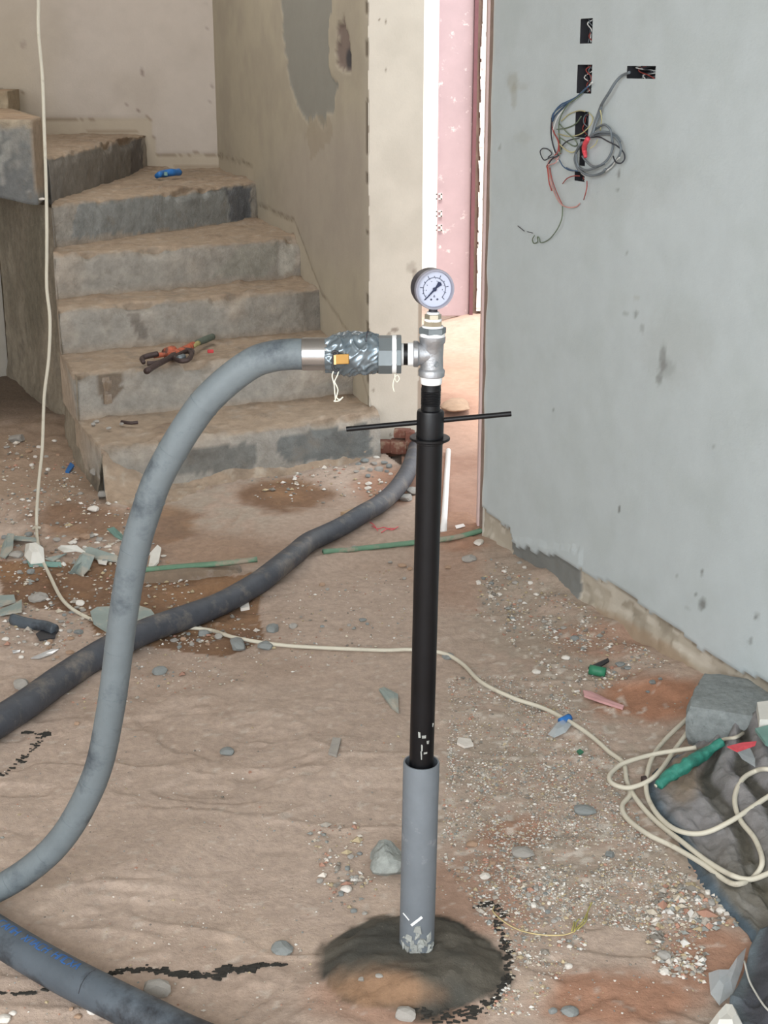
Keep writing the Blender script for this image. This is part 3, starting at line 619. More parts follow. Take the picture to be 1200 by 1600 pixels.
# side of the flight (flank)
def build_flank():
    B = P(14, 590)[:2]; pl = [NL[0][:2]+np.array([.0, -.03])]+[p[:2]+np.array([.006, 0]) for p in NL[:5]]+[B]
    pl = np.array(pl); sg = np.concatenate([[0], np.cumsum(np.linalg.norm(np.diff(pl, axis=0), axis=1))]); Ln = sg[-1]
    n = np.array([-.92, -.39]); us = np.arange(0, Ln, .012); sL = list(sg[1:6])+[9]
    AX = np.interp(us, sg, pl[:, 0]); AY = np.interp(us, sg, pl[:, 1])
    zs = np.linspace(0, 1, 60); U, T = np.meshgrid(us, zs)
    top = np.zeros_like(us)
    for i, s in enumerate(sL[:5]): top[us >= s-.01] = RISE*(i+1)-.015
    top = np.maximum(top, .13)+.006*vn(us*20, 0, 0, 5); top = np.minimum(top, .86)
    Z = -.02+(top[None]+.02)*T; V = np.stack([AX[None]+0*U, AY[None]+0*U, Z], -1)
    n1 = fbm(U*6, Z*6, 0, 4, 301); n2 = fbm(U*30, Z*30, 0, 3, 302); dp = .006*n1+.004*n2+.012*sst(.12, 0, Z)*(.6+n1)
    V[..., 0] += n[0]*dp; V[..., 1] += n[1]*dp
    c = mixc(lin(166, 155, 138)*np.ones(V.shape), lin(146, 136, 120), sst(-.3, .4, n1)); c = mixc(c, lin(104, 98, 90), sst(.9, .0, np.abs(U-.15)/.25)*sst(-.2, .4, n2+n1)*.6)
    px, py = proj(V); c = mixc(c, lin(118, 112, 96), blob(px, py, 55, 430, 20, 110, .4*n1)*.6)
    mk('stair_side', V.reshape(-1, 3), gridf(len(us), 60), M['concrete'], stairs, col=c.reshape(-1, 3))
build_flank()
# upper turn block
def rough_block(name, poly, z0, z1f, parent, colf, seedn, top_col, amp=.005):
    # poly: plan outline, front edge first two points; slanted underside by z0 function
    n = len(poly); V = []; cols = []; nz = 26; rows = []
    pts = []
    for k in range(n):
        a = np.array(poly[k], float); b = np.array(poly[(k+1) % n], float); m_ = max(4, int(np.linalg.norm(b-a)/.015)); m_ = min(m_, 90)
        for t in range(m_): pts.append(a+(b-a)*t/m_)
    pts = np.array(pts); N_ = len(pts); cen = pts.mean(0)
    for k in range(nz+1):
        zz = z0(pts)+(z1f-z0(pts))*k/nz; rows.append(np.column_stack([pts, zz]))
    for k in range(1, 12):
        q = pts+(cen-pts)*k/12; rows.append(np.column_stack([q, np.full(N_, z1f)]))
    V = np.stack(rows); n1 = fbm(V[..., 0]*8, V[..., 1]*8, V[..., 2]*8, 4, seedn); n2 = fbm(V[..., 0]*35, V[..., 1]*35, V[..., 2]*35, 3, seedn+1)
    V = V.copy(); out = pts-cen; out /= np.linalg.norm(out, axis=1)[:, None]; side = (np.arange(V.shape[0]) <= nz)[:, None]
    dp = (amp*n1+amp*.6*n2)*side; V[..., 0] += out[None, :, 0]*dp; V[..., 1] += out[None, :, 1]*dp; V[..., 2] += .005*n1*(~side)
    c = colf(V, n1, n2); c = np.where(side[..., None], c, mixc(lin(*top_col)*np.ones(V.shape), lin(140, 118, 98), sst(0, .6, n1)))
    f = gridf(N_, V.shape[0], True); vv = V.reshape(-1, 3); ci = len(vv); vv = np.vstack([vv, [[cen[0], cen[1], z1f]]]); cl = np.vstack([c.reshape(-1, 3), lin(*top_col)])
    f += [((V.shape[0]-1)*N_+i, (V.shape[0]-1)*N_+(i+1) % N_, ci) for i in range(N_)]; f.append(tuple(range(N_))[::-1])
    return mk(name, vv, f, M['concrete'], parent, col=cl)
def cf(V, n1, n2):
    px, py = proj(V); c = mixc(lin(112, 113, 112)*np.ones(V.shape), lin(140, 138, 132), sst(-.1, .4, n1+.5*n2)); c = mixc(c, lin(168, 166, 158), .5*(vn(V[..., 0]*60, V[..., 1]*60, V[..., 2]*25, 9) > .55))
    c = mixc(c, lin(164, 150, 130), sst(6, 14, 208-py+8*n2)); c = mixc(c, lin(156, 138, 118), sst(44, 50, px-(py-190)*.07)*sst(310, 290, py)*.9)
    return c
c7 = PD(50, 192, 5.18); c7b = PD(66, 208, 5.46)
Z7 = 1.13
z0f = lambda p: .835 + np.clip(-1.27-p[:, 0], 0, 1)*.22
rough_block('step', [(-2.1, 5.2), (c7[0], 5.18), (c7b[0], 5.46), (-1.86, BY), (-2.1, BY)], z0f, Z7, stairs, cf, 400, (166, 144, 120))
c8 = PD(20, 160, 6.5)
rough_block('step', [(-2.5, 6.4), (c8[0]-.02, 6.5), (c8[0]-.12, BY), (-2.3, BY)], lambda p: np.full(len(p), Z7-.02), Z7+.075, stairs, lambda V, a, b: mixc(lin(164, 150, 128)*np.ones(V.shape), lin(140, 124, 102), sst(-.1, .4, a)), 410, (168, 146, 122))
# dark recess wall under the turn
q = P(14, 590); mk('wall_under_stairs', [(q[0], q[1], -.03), (q[0]-.5, q[1]-.6, -.03), (q[0]-.5, q[1]-.6, 1.0), (q[0], q[1], 1.0)], [(0, 1, 2, 3)], M['plain'], smooth=False, kind='structure')

# sand spill at the foot of the stairs
def build_apron():
    fr = [P(x, y) for x, y in ((168, 800), (240, 812), (320, 770), (400, 752), (470, 740), (540, 728), (600, 716))]
    bk = [np.array([*(NL[0][:2]*(1-t)+NRt[0][:2]*t), 0]) for t in np.linspace(0, 1, 7)]
    nu, nv = 110, 22; U = np.linspace(0, 1, nu); a = catmull(fr, 20)[np.linspace(0, 119, nu).astype(int)]; b = catmull(bk, 20)[np.linspace(0, 119, nu).astype(int)]
    V = np.stack([a*(1-t)+b*t for t in np.linspace(0, 1.08, nv)]); n = fbm(V[..., 0]*10, V[..., 1]*10, 0, 4, 501); n2 = fbm(V[..., 0]*40, V[..., 1]*40, 0, 3, 502); t = np.linspace(0, 1.08, nv)[:, None]
    hgt = .10*(1-sst(.0, .25, U))+.028; V[..., 2] = ground(V[..., 0], V[..., 1])-.008+(hgt[None])*t**1.3*(1+.35*n)+.006*n2
    c = mixc(lin(164, 144, 124)*np.ones(V.shape), lin(146, 128, 110), sst(-.2, .4, n)); c = mixc(c, lin(180, 168, 152), .6*sst(.15, .5, n2))
    mk('sand_spill', V.reshape(-1, 3), gridf(nu, nv), M['concrete'], col=c.reshape(-1, 3), label='low bank of sand and mortar spilled along the foot of the bottom step', cat='sand', kind='stuff')
build_apron()

# ------------------------------------------------------------------ the standpipe
YP = BASE[1]
def S(px, py, Y=None): return PD(px, py, YP if Y is None else Y)
def sc_at(px, py): a = S(px-.5, py); b = S(px+.5, py); return float(b[0]-a[0])
sp_ = thing('standpipe', (BASE[0], BASE[1], BASE[2]), 'tall black steel test standpipe with pressure gauge, iron tee and cross handle', 'pipe')
pt = S(676, 515); axis = pt-BASE; axis /= np.linalg.norm(axis)
def on(py):            # point on the pipe axis at image row py
    lo, hi = 0, 1.4
    for _ in range(40):
        m_ = (lo+hi)/2; q = BASE+axis*m_; y = proj(q[None])[1][0]
        if y > py: lo = m_
        else: hi = m_
    return BASE+axis*lo, lo
K = sc_at(675, 560)
def seg_(name, y0, y1, r, m, seg=32, flat=False, rot=0, prof=None, parent=None, **k):
    p0, s0 = on(y0); p1, s1 = on(y1); L_ = s1-s0
    pr = prof(L_) if prof else [(0, r-.0006), (.0006, r), (L_-.0006, r), (L_, r-.0006)]
    return lathe(name, p0, axis, pr, m, parent or sp_, seg, rot, flat, **k)
sleeve = thing('pipe_sleeve', tuple(BASE), 'wide grey plastic sleeve pipe set upright in the dark mortar mound', 'pipe')
p1, s1 = on(1190)
ro, ri = .0268, .0240
lathe('sleeve_pipe', BASE-axis*.03, axis, [(0, ro), (s1+.028, ro), (s1+.03, ro-.0006), (s1+.03, ri), (s1-.12, ri)], M['pvc'], sleeve, 40)
rr_ = np.random.default_rng(8); parts = []
for k in range(34):
    an = rr_.uniform(-2.7, -.4); hh = abs(rr_.normal(0, .016)); c_ = BASE+axis*(.002+hh)+np.array([math.cos(an)*(ro-.001), math.sin(an)*(ro-.001), 0]); parts.append(box_vf(c_, (.008, .004, .008), an+1.57, .003, rr_))
v, f = join(parts); mk('mortar_crust', v, f, M['mortar'], sleeve, smooth=False, kind='stuff', label='pale dried mortar stuck round the sleeve foot')
c_ = BASE+axis*.075; 
for (dx, dz, ln, tl) in ((-.001, .0, .022, .75), (-.018, .004, .014, -.6)):
    an = -1.571+dx/ro; c2 = np.array([BASE[0]+math.sin(dx/ro)*(ro+.0002), BASE[1]-math.cos(dx/ro)*(ro+.0002), BASE[2]+.062+dz]); v, f = box_vf(c2, (ln, .0012, .004 if ln > .02 else .0015), dx/ro, tilt=tl); mk('pale_scratch', v, f, M['ptfe'], sleeve, smooth=False, label='pale scrape on the grey sleeve')
seg_('outer_pipe', 1300, 690, .0178, M['blackpipe'], seg=40)
seg_('collar', 691, 640, .0184, M['blackpipe'], prof=lambda L: [(0, .0178), (.001, .0186), (L-.004, .0186), (L-.001, .0176), (L, .013)])
seg_('collar_ring', 692, 688.5, .0196, M['blackpipe'])
def thread(L):
    pr = [(0, .0132)]; n = 9
    for k in range(n): pr += [(L*.2+k*L*.06, .0128), (L*.2+(k+.5)*L*.06, .0136)]
    return pr+[(L*.8, .0132), (L, .0132)]
seg_('inner_pipe', 641, 597, .0132, M['blackpipe'], prof=thread)
seg_('flange_washer', 686.5, 682.5, .0275, M['blackpipe'], prof=lambda L: [(0, .0270), (.0005, .0276), (L-.0005, .0276), (L, .0270), (L, .0182)])
hb = [S(541, 670.5), S(799, 646.5)]
lathe('cross_handle', hb[0], hb[1]-hb[0], [(0, .0030), (.0006, .0036), (.02, .0036), (np.linalg.norm(hb[1]-hb[0])-.0006, .0036), (np.linalg.norm(hb[1]-hb[0]), .003)], M['blackpipe'], sp_, 16)
hole_ = hb[0]; lathe('handle_bore', hole_-(hb[1]-hb[0])/np.linalg.norm(hb[1]-hb[0])*.0004, hb[1]-hb[0], [(0, .0018), (.0006, .0018)], M['galv'], sp_, 12, label='bright end of the cross handle')
seg_('seal_tape', 600, 586, .0146, M['ptfe'], prof=lambda L: [(0, .0132), (.001, .0142), (L*.5, .0147), (L, .0152)])
# tee
def teeprof(L):
    b = 11*K
    return [(0, .0165), (.001, .0176), (b*.85, .0180), (b, .0172), (b*1.2, .0155), (L*.5, .0150), (L-b*1.1, .0155), (L-b*.85, .0172), (L-.001, .0178), (L, .0165)]
v1 = lathe_vf(on(588)[0], axis, teeprof(on(525)[1]-on(588)[1]), 40)
bc = S(675, 553); be = S(645.5, 553); bd = np.array([-1.0, 0, 0]); Lb_ = bc[0]-be[0]
v2 = lathe_vf(bc, bd, [(0, .0150), (Lb_-.009, .0150), (Lb_-.0075, .0158), (Lb_-.006, .0176), (Lb_-.001, .0176), (Lb_, .0165)], 40)
v, f = join([v1, v2]); tee = mk('tee_fitting', v, f, M['galv'], sp_, label='cast galvanised iron tee'); 
try: tee.data.set_sharp_from_angle(angle=math.radians(40))
except Exception: pass
lm = S(680, 566); parts = [tube_vf(catmull([lm+np.array([dx, -.0160, dz]) for dx, dz in ((.003, .004), (.0035, 0), (.0005, -.003), (-.001, 0), (.002, .004))], 4), .0006, 5, 0)]
v, f = join(parts); mk('cast_mark', v, f, M['hexdark'], tee)
# stack above the tee
seg_('seal_tape', 527, 520, .0168, M['ptfe'])
seg_('hex_bush', 521, 511.5, .0185, M['hexdark'], seg=6, flat=True, rot=.2)
seg_('seal_tape', 512, 508.5, .0145, M['ptfe'])
seg_('hex_reducer', 509.5, 501, .0133, M['nickel'], seg=6, flat=True, rot=.45, label='brass coloured hex reducer')
seg_('seal_tape', 502, 497.8, .0118, M['ptfe'])
seg_('gauge_nut', 498.5, 490.5, .0112, M['nickel'], seg=6, flat=True, rot=.1)
seg_('seal_tape', 491, 487.2, .0085, M['ptfe'])
seg_('gauge_stem', 488, 480, .0058, M['gcase'])
# gauge
gn = np.array([.27, -.963, 0.0]); gr = np.array([.963, .27, 0]); gu = np.array([0, 0, 1.0])
gc = S(679.3, 452.3, YP-.012); RG = 31.5*sc_at(679, 452)
gauge = lathe('pressure_gauge', gc-gn*.030, gn, [(0, RG*.72), (.001, RG*.80), (.003, RG*.94), (.008, RG*.975), (.026, RG*.975)], M['gcase'], sp_, 56, label='round pressure gauge with white dial and black case')
WL[gauge] = WL[sp_]
def rim_vf(c, n, prof, seg=64):
    v, f = lathe_vf(c, n, prof, seg); return v, f[:-2]
v, f = rim_vf(gc-gn*.006, gn, [(0, RG*.985), (.001, RG), (.007, RG), (.0085, RG*.985), (.0085, RG*.90), (.0055, RG*.875), (.003, RG*.86)]); o = mk('gauge_rim', v, f, M['bezel'], gauge, label='grey gauge bezel'); o.data.set_sharp_from_angle(angle=math.radians(30))
dz = -.0022
lathe('gauge_dial', gc+gn*(dz-.001), gn, [(0, RG*.88), (.001, RG*.88)], M['dial'], gauge, 64, label='white dial with fine scale')
def gp(a, r, off=.0): a = math.radians(a); return gc+gn*(dz+.0003+off)+(gr*math.cos(a)+gu*math.sin(a))*RG*r
def ribbon(p, q, wd, off):
    d = q-p; d = d/np.linalg.norm(d); s = np.cross(gn, d)*wd/2; n_ = gn*off
    v = [p-s+n_, p+s+n_, q+s+n_, q-s+n_]; v += [x-gn*.0002 for x in v]; return np.array(v), [(0, 1, 2, 3), (7, 6, 5, 4), (0, 4, 5, 1), (1, 5, 6, 2), (2, 6, 7, 3), (3, 7, 4, 0)]
parts = []
arc = [-45+k*3 for k in range(91)]
for k in range(90): parts.append(ribbon(gp(arc[k], .57), gp(arc[k+1]+.3, .57), .0007, .0001))
for k, a in enumerate([225-27*i for i in range(11)]):
    parts.append(ribbon(gp(a, .57), gp(a, .74 if k % 2 == 0 else .65), .0010, .0001))
for a in [225-5.4*i for i in range(51)]: parts.append(ribbon(gp(a, .57), gp(a, .61), .00028, .0001))
for a in [215-33*i for i in range(8)]: parts.append(ribbon(gp(a, .57), gp(a, .50), .0004, .0001))
for a in (150, 110, 70, 30, -5, 185): parts.append(ribbon(gp(a-4, .42), gp(a+4, .42), .0009, .0001))
parts.append(ribbon(gp(-95, .30), gp(-85, .30), .0009, .0001)); parts.append(ribbon(gp(-97, .37), gp(-83, .37), .0014, .0001))
v, f = join(parts); mk('scale_marks', v, f, M['inkl'], gauge, smooth=False)
parts = []
for s in (-1, 1): parts.append(lathe_vf(gc+gn*(dz+.0001)+gr*s*RG*.16-gu*RG*.50, gn, [(0, .0013), (.0006, .0013)], 12))
v, f = join(parts); mk('dial_screws', v, f, M['inkl'], gauge)
# needle
A_ = 225.5; na = (gr*math.cos(math.radians(A_))+gu*math.sin(math.radians(A_))); ns = np.cross(gn, na); cN = gc+gn*(dz+.002)
out = [(.72, 0), (.66, .018), (.1, .045), (-.12, .045), (-.28, .085), (-.40, .13), (-.46, 0), (-.40, -.13), (-.28, -.085), (-.12, -.045), (.1, -.045), (.66, -.018)]
v = [cN+na*RG*a+ns*RG*b for a, b in out]+[cN-gn*.0006+na*RG*a+ns*RG*b for a, b in out]; n_ = len(out)
mk('needle', v, [tuple(range(n_)), tuple(range(2*n_-1, n_-1, -1))]+[(i, (i+1) % n_, n_+(i+1) % n_, n_+i) for i in range(n_)], M['ink'], gauge, smooth=False)
lathe('needle_hub', cN-gn*.001, gn, [(0, RG*.095), (.0018, RG*.095), (.002, RG*.05)], M['ink'], gauge, 20)
# horizontal branch: pieces by pixel columns along y = 553
def hseg(name, xa, xb, r, m, seg=32, flat=False, parent=None, rot=0, y=553.5, **k):
    a = S(xa, y); b = S(xb, y); L_ = abs(b[0]-a[0])
    return lathe(name, a, (-1, 0, 0), [(0, r-.0007), (.0007, r), (L_-.0007, r), (L_, r-.0007)], m, parent or sp_, seg, rot, flat, **k)
hseg('seal_tape', 646.5, 637, .0156, M['ptfe']); hseg('nipple', 638, 630, .0146, M['blackpipe'], label='dark threaded nipple'); hseg('seal_tape', 630.5, 626, .0150, M['ptfe'])
hseg('hex_flange', 627, 619, .0262, M['hexdark'], 8, True, rot=.39); hseg('seal_tape', 619.5, 612.5, .0258, M['ptfe'])
hseg('hex_adapter', 613, 591, .0262, M['hexdark'], 8, True, rot=.39, y=554, label='large dull hex adapter')
st = [S(618, 580, YP-.004), S(617, 590, YP-.006), S(620, 597, YP-.004), S(624, 592, YP-.005), S(621, 586, YP-.005), S(616, 592, YP-.005), S(614, 603, YP-.005), S(616, 612, YP-.005)]
tube('seal_thread', st, .0008, M['string'], sp_, 6, 5)

# ------------------------------------------------------------------ grey hose on the coupling
hc = [(476, 553.5), (455, 553.5), (425, 557), (395, 567), (358, 593), (322, 627), (296, 662), (270, 704), (245, 752), (228, 800), (213, 850), (200, 915), (190, 980), (180, 1060), (170, 1125), (156, 1192), (134, 1248), (101, 1304), (60, 1347), (5, 1384), (-60, 1410), (-150, 1415)]
HP = []
zf = None
for i, (x, y) in enumerate(hc):
    g_ = G(x, y, .024)
    t = max(0, min(1, (y-553)/(1410-553))); Yh = YP + (G(-30, 1400, .03)[1]-YP)*t**1.2
    q_ = PD(x, y, Yh)
    HP.append(q_ if q_[2] > g_[2] and y < 1405 else g_)
hose = thing('grey_hose', tuple(HP[-1]*np.array([1, 1, 0])), 'thick grey rubber hose curving down in an arc from the brass-levered coupling', 'hose')
def hr(R, s, a): return R*(1+.012*np.cos(2*a+s*3)+.006*vn(s*18, a*1.2, 0, 600))
tube('hose_tube', HP, .0212, M['hose'], hose, 32, 14, hr)
pc = catmull(HP, 14); ss = np.concatenate([[0], np.cumsum(np.linalg.norm(np.diff(pc, axis=0), axis=1))]); T_, A2, B2 = frames(pc)
for s_ in np.arange(.16, ss[-1], .082):
    i = int(np.searchsorted(ss, s_)); 
    if i+1 >= len(pc): break
    lathe('wrap_seam', pc[i]-T_[i]*.0007, T_[i]+np.array([.03, 0, .02]), [(0, .0212), (.0003, .02165), (.0012, .02165), (.0015, .0212)], M['hose'], hose, 32)
y0 = 553
def hh(name, xa, xb, r, m, **k): return hseg(name, xa, xb, r, m, parent=hose, y=y0, **k)
hh('ferrule', 512, 472, .0221, M['steel'], seg=40, label='bright steel ferrule')
# crumpled tape wrap
a0 = S(592, y0); b0 = S(508, y0); L_ = a0[0]-b0[0]; nS, nA = 90, 96
s = np.linspace(0, 1, nS)[:, None]; a = (np.arange(nA)*2*math.pi/nA)[None]
env = np.interp(s[:, 0], [0, .04, .3, .55, .72, .85, .95, 1], [.0245, .0265, .0275, .0285, .0280, .0265, .0235, .0222])[:, None]
ca, sa = np.cos(a), np.sin(a); q1 = s*9+1.7*np.sin(a+s*4); fold = (1-np.abs(vn(s*5+a*.9, ca*1.6, sa*1.6, 611)))**2.2; fold2 = (1-np.abs(vn(s*9-a*1.2+2*np.sin(a), ca*2.6, sa*2.6, 617)))**2.2; 
R = env+.0042*(fold-.5)+.0026*(fold2-.5)+.0018*vn(s*4, ca*1.5, sa*1.5, 613)
V = np.stack([a0[0]-s*L_+0*a, a0[1]+R*ca, a0[2]+R*sa], -1)
f = gridf(nA, nS, True)+[tuple(range(nA))[::-1], tuple((nS-1)*nA+i for i in range(nA))]
wrp = mk('tape_wrap', V.reshape(-1, 3), f, M['wrap'], hose, label='crumpled shiny grey plastic tape wrapped round the coupling')
tube('tape_tail', [S(572, 534, YP-.022), S(573, 526, YP-.02), S(575, 516, YP-.012)], .0008, M['gcase'], hose, 6, 4)
# cam lever: brass tab + ring
lv = S(530, 561, YP-.030)
v, f = box_vf(lv+np.array([.004, 0, 0]), (.018, .004, .0135), .15); bevel(mk('cam_lever', v, f, M['brass'], hose, smooth=False, label='brass cam lever tab'), .001)
v, f = box_vf(S(523.5, 562, YP-.033), (.003, .004, .0125)); mk('lever_edge', v, f, mat('bright_brass', (236, 196, 140), rough=.2, metal=.6), hose, smooth=False)
rg_ = [S(x, y, YP-.031) for x, y in ((519, 553), (522, 549), (528, 551), (527, 553), (521, 556), (520, 566), (521, 576), (526, 580), (529, 576))]; tube('pull_ring', rg_, .0017, M['dark'], hose, 8, 5)
st = [S(x, y, YP-.030) for x, y in ((521, 580), (519, 588), (522, 600), (523, 612), (524, 624), (522, 627), (530, 626), (536, 620), (531, 624), (526, 621), (528, 610), (526, 603), (523, 596), (527, 587), (529, 580))]
tube('tie_string', st, .0009, M['string'], hose, 6, 5)

# ------------------------------------------------------------------ floor hoses
dk = [(668, 610), (664, 640), (655, 680), (647, 712), (635, 741), (618, 765), (594, 787), (566, 803), (537, 821), (508, 835), (481, 848), (460, 866), (440, 882), (420, 898), (398, 914), (350, 941), (300, 961), (233, 984), (167, 1015), (100, 1057), (33, 1105), (-30, 1144), (-120, 1190)]
DP = [G(x, y, .026+(.004 if 400 < y else 0)) for x, y in dk]
DP = [p if i > 2 else P(dk[i][0], dk[i][1], .028) for i, p in enumerate(DP)]
tube('black_hose', DP, [.028, .028, .028, .028, .029, .030, .031, .032, .032], M['hoseblack'], None, 28, 10, lambda R, s, a: R*(1+.03*vn(s*9, a, 0, 620)+.03*np.cos(2*a)), label='dusty black rubber hose lying across the floor from the doorway', cat='hose')
bl = [(-170, 1370), (-80, 1412), (0, 1464), (80, 1512), (155, 1551), (230, 1588), (300, 1622), (400, 1660), (520, 1690)]
BP = [G(x, y, .0265) for x, y in bl]
bh = thing('blue_lettered_hose', tuple(BP[4]*np.array([1, 1, 0])), 'dark grey floor hose with worn blue lettering in the near left corner', 'hose')
tube('hose_tube', BP, .0285, M['hosefloor'], bh, 36, 12, lambda R, s, a: R*(1+.01*vn(s*9, a, 0, 621)))
pb = catmull(BP, 12); sb = np.concatenate([[0], np.cumsum(np.linalg.norm(np.diff(pb, axis=0), axis=1))]); Tb = np.gradient(pb, axis=0); Tb /= np.linalg.norm(Tb, axis=1)[:, None]
def surf(s_, ang, off):          # ang from straight up towards the camera side
    i = min(len(pb)-2, int(np.searchsorted(sb, s_))-1); i = max(i, 0); t = (s_-sb[i])/(sb[i+1]-sb[i]); c = pb[i]*(1-t)+pb[i+1]*t; T = Tb[i]*(1-t)+Tb[i+1]*t; T /= np.linalg.norm(T)
    side = np.cross(T, [0, 0, 1.0]); side /= np.linalg.norm(side); side = side if side[1] < 0 else -side; up = np.cross(side, T); up = up if up[2] > 0 else -up
    return c+(up*math.cos(ang)+side*math.sin(ang))*(.0285+off)
def hstroke(s0, a0_, s1, a1_, wd=.0020):
    n = 4; v = []; f = []
    ds, da = s1-s0, (a1_-a0_)*.0268; l = math.hypot(ds, da)+1e-9; nx, na_ = -da/l*wd/2, ds/l*wd/2/.0268
    for k in range(n+1):
        t = k/n; s_ = s0+(s1-s0)*t; a_ = a0_+(a1_-a0_)*t
        v += [surf(s_+nx, a_+na_, .0006), surf(s_-nx, a_-na_, .0006)]
    for k in range(n): f.append((2*k, 2*k+1, 2*k+3, 2*k+2))
    return np.array(v), f
parts = []; iL = float(np.interp(0, proj(pb)[0][::1], sb)); r7 = random.Random(4); s_ = iL+.002; aa = -.25; Hh = .5
glyph = {'a': [(0, 0, .5, 1), (.5, 1, 1, 0), (.2, .4, .8, .4)], 'b': [(0, 0, 0, 1), (0, 1, 1, 1), (1, 1, 1, 0)], 'c': [(0, 0, 0, 1), (0, 0, 1, 0), (0, 1, 1, 1)], 'd': [(0, 0, 1, 1), (0, 1, 1, 0)], 'e': [(0, 0, 0, 1), (0, .5, 1, .5), (1, 0, 1, 1)]}
for g_ in 'cabe dbace ebcda':
    wdt = .0115
    if g_ != ' ':
        for x0_, y0_, x1_, y1_ in glyph[g_]: parts.append(hstroke(s_+x0_*wdt*.75, aa+(1-y0_)*Hh, s_+x1_*wdt*.75, aa+(1-y1_)*Hh))
    s_ += wdt
v, f = join(parts); mk('blue_lettering', v, f, M['blue'], bh, smooth=False, label='worn blue printed characters')
parts = [hstroke(s_+.02, -.35, s_+.022, 1.25, .0012)]; v, f = join(parts); mk('hose_joint_line', v, f, M['dark'], bh)

# ------------------------------------------------------------------ right corner: block, sacks, rubber sheet
def sheet(name, Lp, Rp, nu, nv, hf, cfn, m, **k):
    a = catmull([P(x, y) for x, y in Lp], 12); b = catmull([P(x, y) for x, y in Rp], 12)
    ta = np.linspace(0, 1, nv); ia = lambda A: np.stack([np.interp(ta, np.linspace(0, 1, len(A)), A[:, j]) for j in range(3)], 1)
    a, b = ia(a), ia(b); u = np.linspace(0, 1, nu)[None, :, None]; V = a[:, None]*(1-u)+b[:, None]*u
    U, T = np.meshgrid(np.linspace(0, 1, nu), ta); V = V.copy(); g_ = ground(V[..., 0], V[..., 1]); V[..., 2] = g_+hf(U, T, V)
    c = cfn(U, T, V); o = mk(name, V.reshape(-1, 3), gridf(nu, nv), m, col=c.reshape(-1, 3), **k)
    so_ = o.modifiers.new('thick', 'SOLIDIFY'); so_.thickness = .003; so_.offset = 1
    SHEETS.append(V.reshape(-1, 3)); return o
bp = P(1168, 1186, 0)
blk = thing('concrete_block', (bp[0]+.02, bp[1]+.08, 0), 'rough porous grey concrete block lying against the foot of the right wall', 'block')
def noisy_box(name, c, s, rz, m, parent, amp, seed, n=14, **k):
    V = []; f = []; o = 0
    for ax in range(3):
        for sg in (-1, 1):
            A, B = np.meshgrid(np.linspace(-.5, .5, n), np.linspace(-.5, .5, n)); q = np.zeros(A.shape+(3,)); q[..., ax] = sg*.5; q[..., (ax+1) % 3] = A*sg; q[..., (ax+2) % 3] = B
            V.append(q.reshape(-1, 3)); f += gridf(n, n, off=o); o += n*n
    V = np.vstack(V); r_ = np.linalg.norm(V, axis=1)[:, None]; V = V*(1-.10*sst(.62, .87, r_)); V = V*np.asarray(s)
    d = fbm(V[:, 0]*18+seed, V[:, 1]*18, V[:, 2]*18, 3, seed)[:, None]; V = V*(1+amp*d)
    c_, s_ = math.cos(rz), math.sin(rz); V = np.stack([V[:, 0]*c_-V[:, 1]*s_, V[:, 0]*s_+V[:, 1]*c_, V[:, 2]], 1)+np.asarray(c)
    return mk(name, V, f, m, parent, **k)
noisy_box('block_body', (bp[0]-.01, bp[1]+.10, .05), (.165, .19, .095), -.38, M['block'], blk, .10, 31, 22)

def sack_h(U, T, V):
    r_ = np.sin((U*5.2+.35*T+.12*fbm(U*5, T*5, 0, 3, 700))*2*math.pi); rid = np.abs(r_)**.6*np.sign(r_)
    return .012+.06*sst(.0, .75, U)+.011*rid*sst(.1, .3, U)*(1-.5*T)+.004*fbm(U*40, T*40, 0, 2, 705)+.008*fbm(U*9, T*9, 0, 3, 701)-.012*sst(.06, 0, U)+.0
def sack_c(U, T, V):
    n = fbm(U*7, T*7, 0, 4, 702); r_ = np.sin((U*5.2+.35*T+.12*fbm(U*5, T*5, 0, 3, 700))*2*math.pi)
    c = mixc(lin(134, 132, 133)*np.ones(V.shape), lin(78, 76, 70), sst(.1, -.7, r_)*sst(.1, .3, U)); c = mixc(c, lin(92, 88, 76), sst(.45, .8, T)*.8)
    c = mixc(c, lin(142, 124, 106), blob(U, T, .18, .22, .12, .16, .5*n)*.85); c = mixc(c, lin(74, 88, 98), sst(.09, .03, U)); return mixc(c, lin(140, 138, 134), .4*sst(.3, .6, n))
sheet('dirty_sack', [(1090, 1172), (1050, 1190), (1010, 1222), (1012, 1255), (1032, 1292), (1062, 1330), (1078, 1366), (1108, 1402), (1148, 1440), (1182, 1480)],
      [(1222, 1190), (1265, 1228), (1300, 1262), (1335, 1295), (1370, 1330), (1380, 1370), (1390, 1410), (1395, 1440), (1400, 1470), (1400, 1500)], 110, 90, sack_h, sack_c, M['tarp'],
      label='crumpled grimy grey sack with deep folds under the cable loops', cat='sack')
def tarp_h(U, T, V): return .02+.11*sst(0, .6, U)+.012*fbm(U*4+T*2, T*3, 0, 3, 711)+.014*np.sin(U*14+T*5)*sst(.05, .3, U)
def tarp_c(U, T, V):
    n = fbm(U*8, T*8, 0, 4, 712); c = mixc(lin(82, 84, 92)*np.ones(V.shape), lin(64, 66, 72), sst(-.3, .4, n)); return mixc(c, lin(100, 112, 118), sst(.10, .02, U)*.7)
sheet('rubber_sheet', [(1186, 1470), (1172, 1492), (1166, 1512), (1158, 1540), (1146, 1568), (1138, 1590), (1150, 1620), (1170, 1660)],
      [(1400, 1440), (1420, 1480), (1430, 1520), (1440, 1560), (1440, 1600), (1440, 1640), (1440, 1680), (1440, 1700)], 70, 60, tarp_h, tarp_c, M['tarp'], label='dark blue-grey rubber sheet folded in the near right corner', cat='sheet')
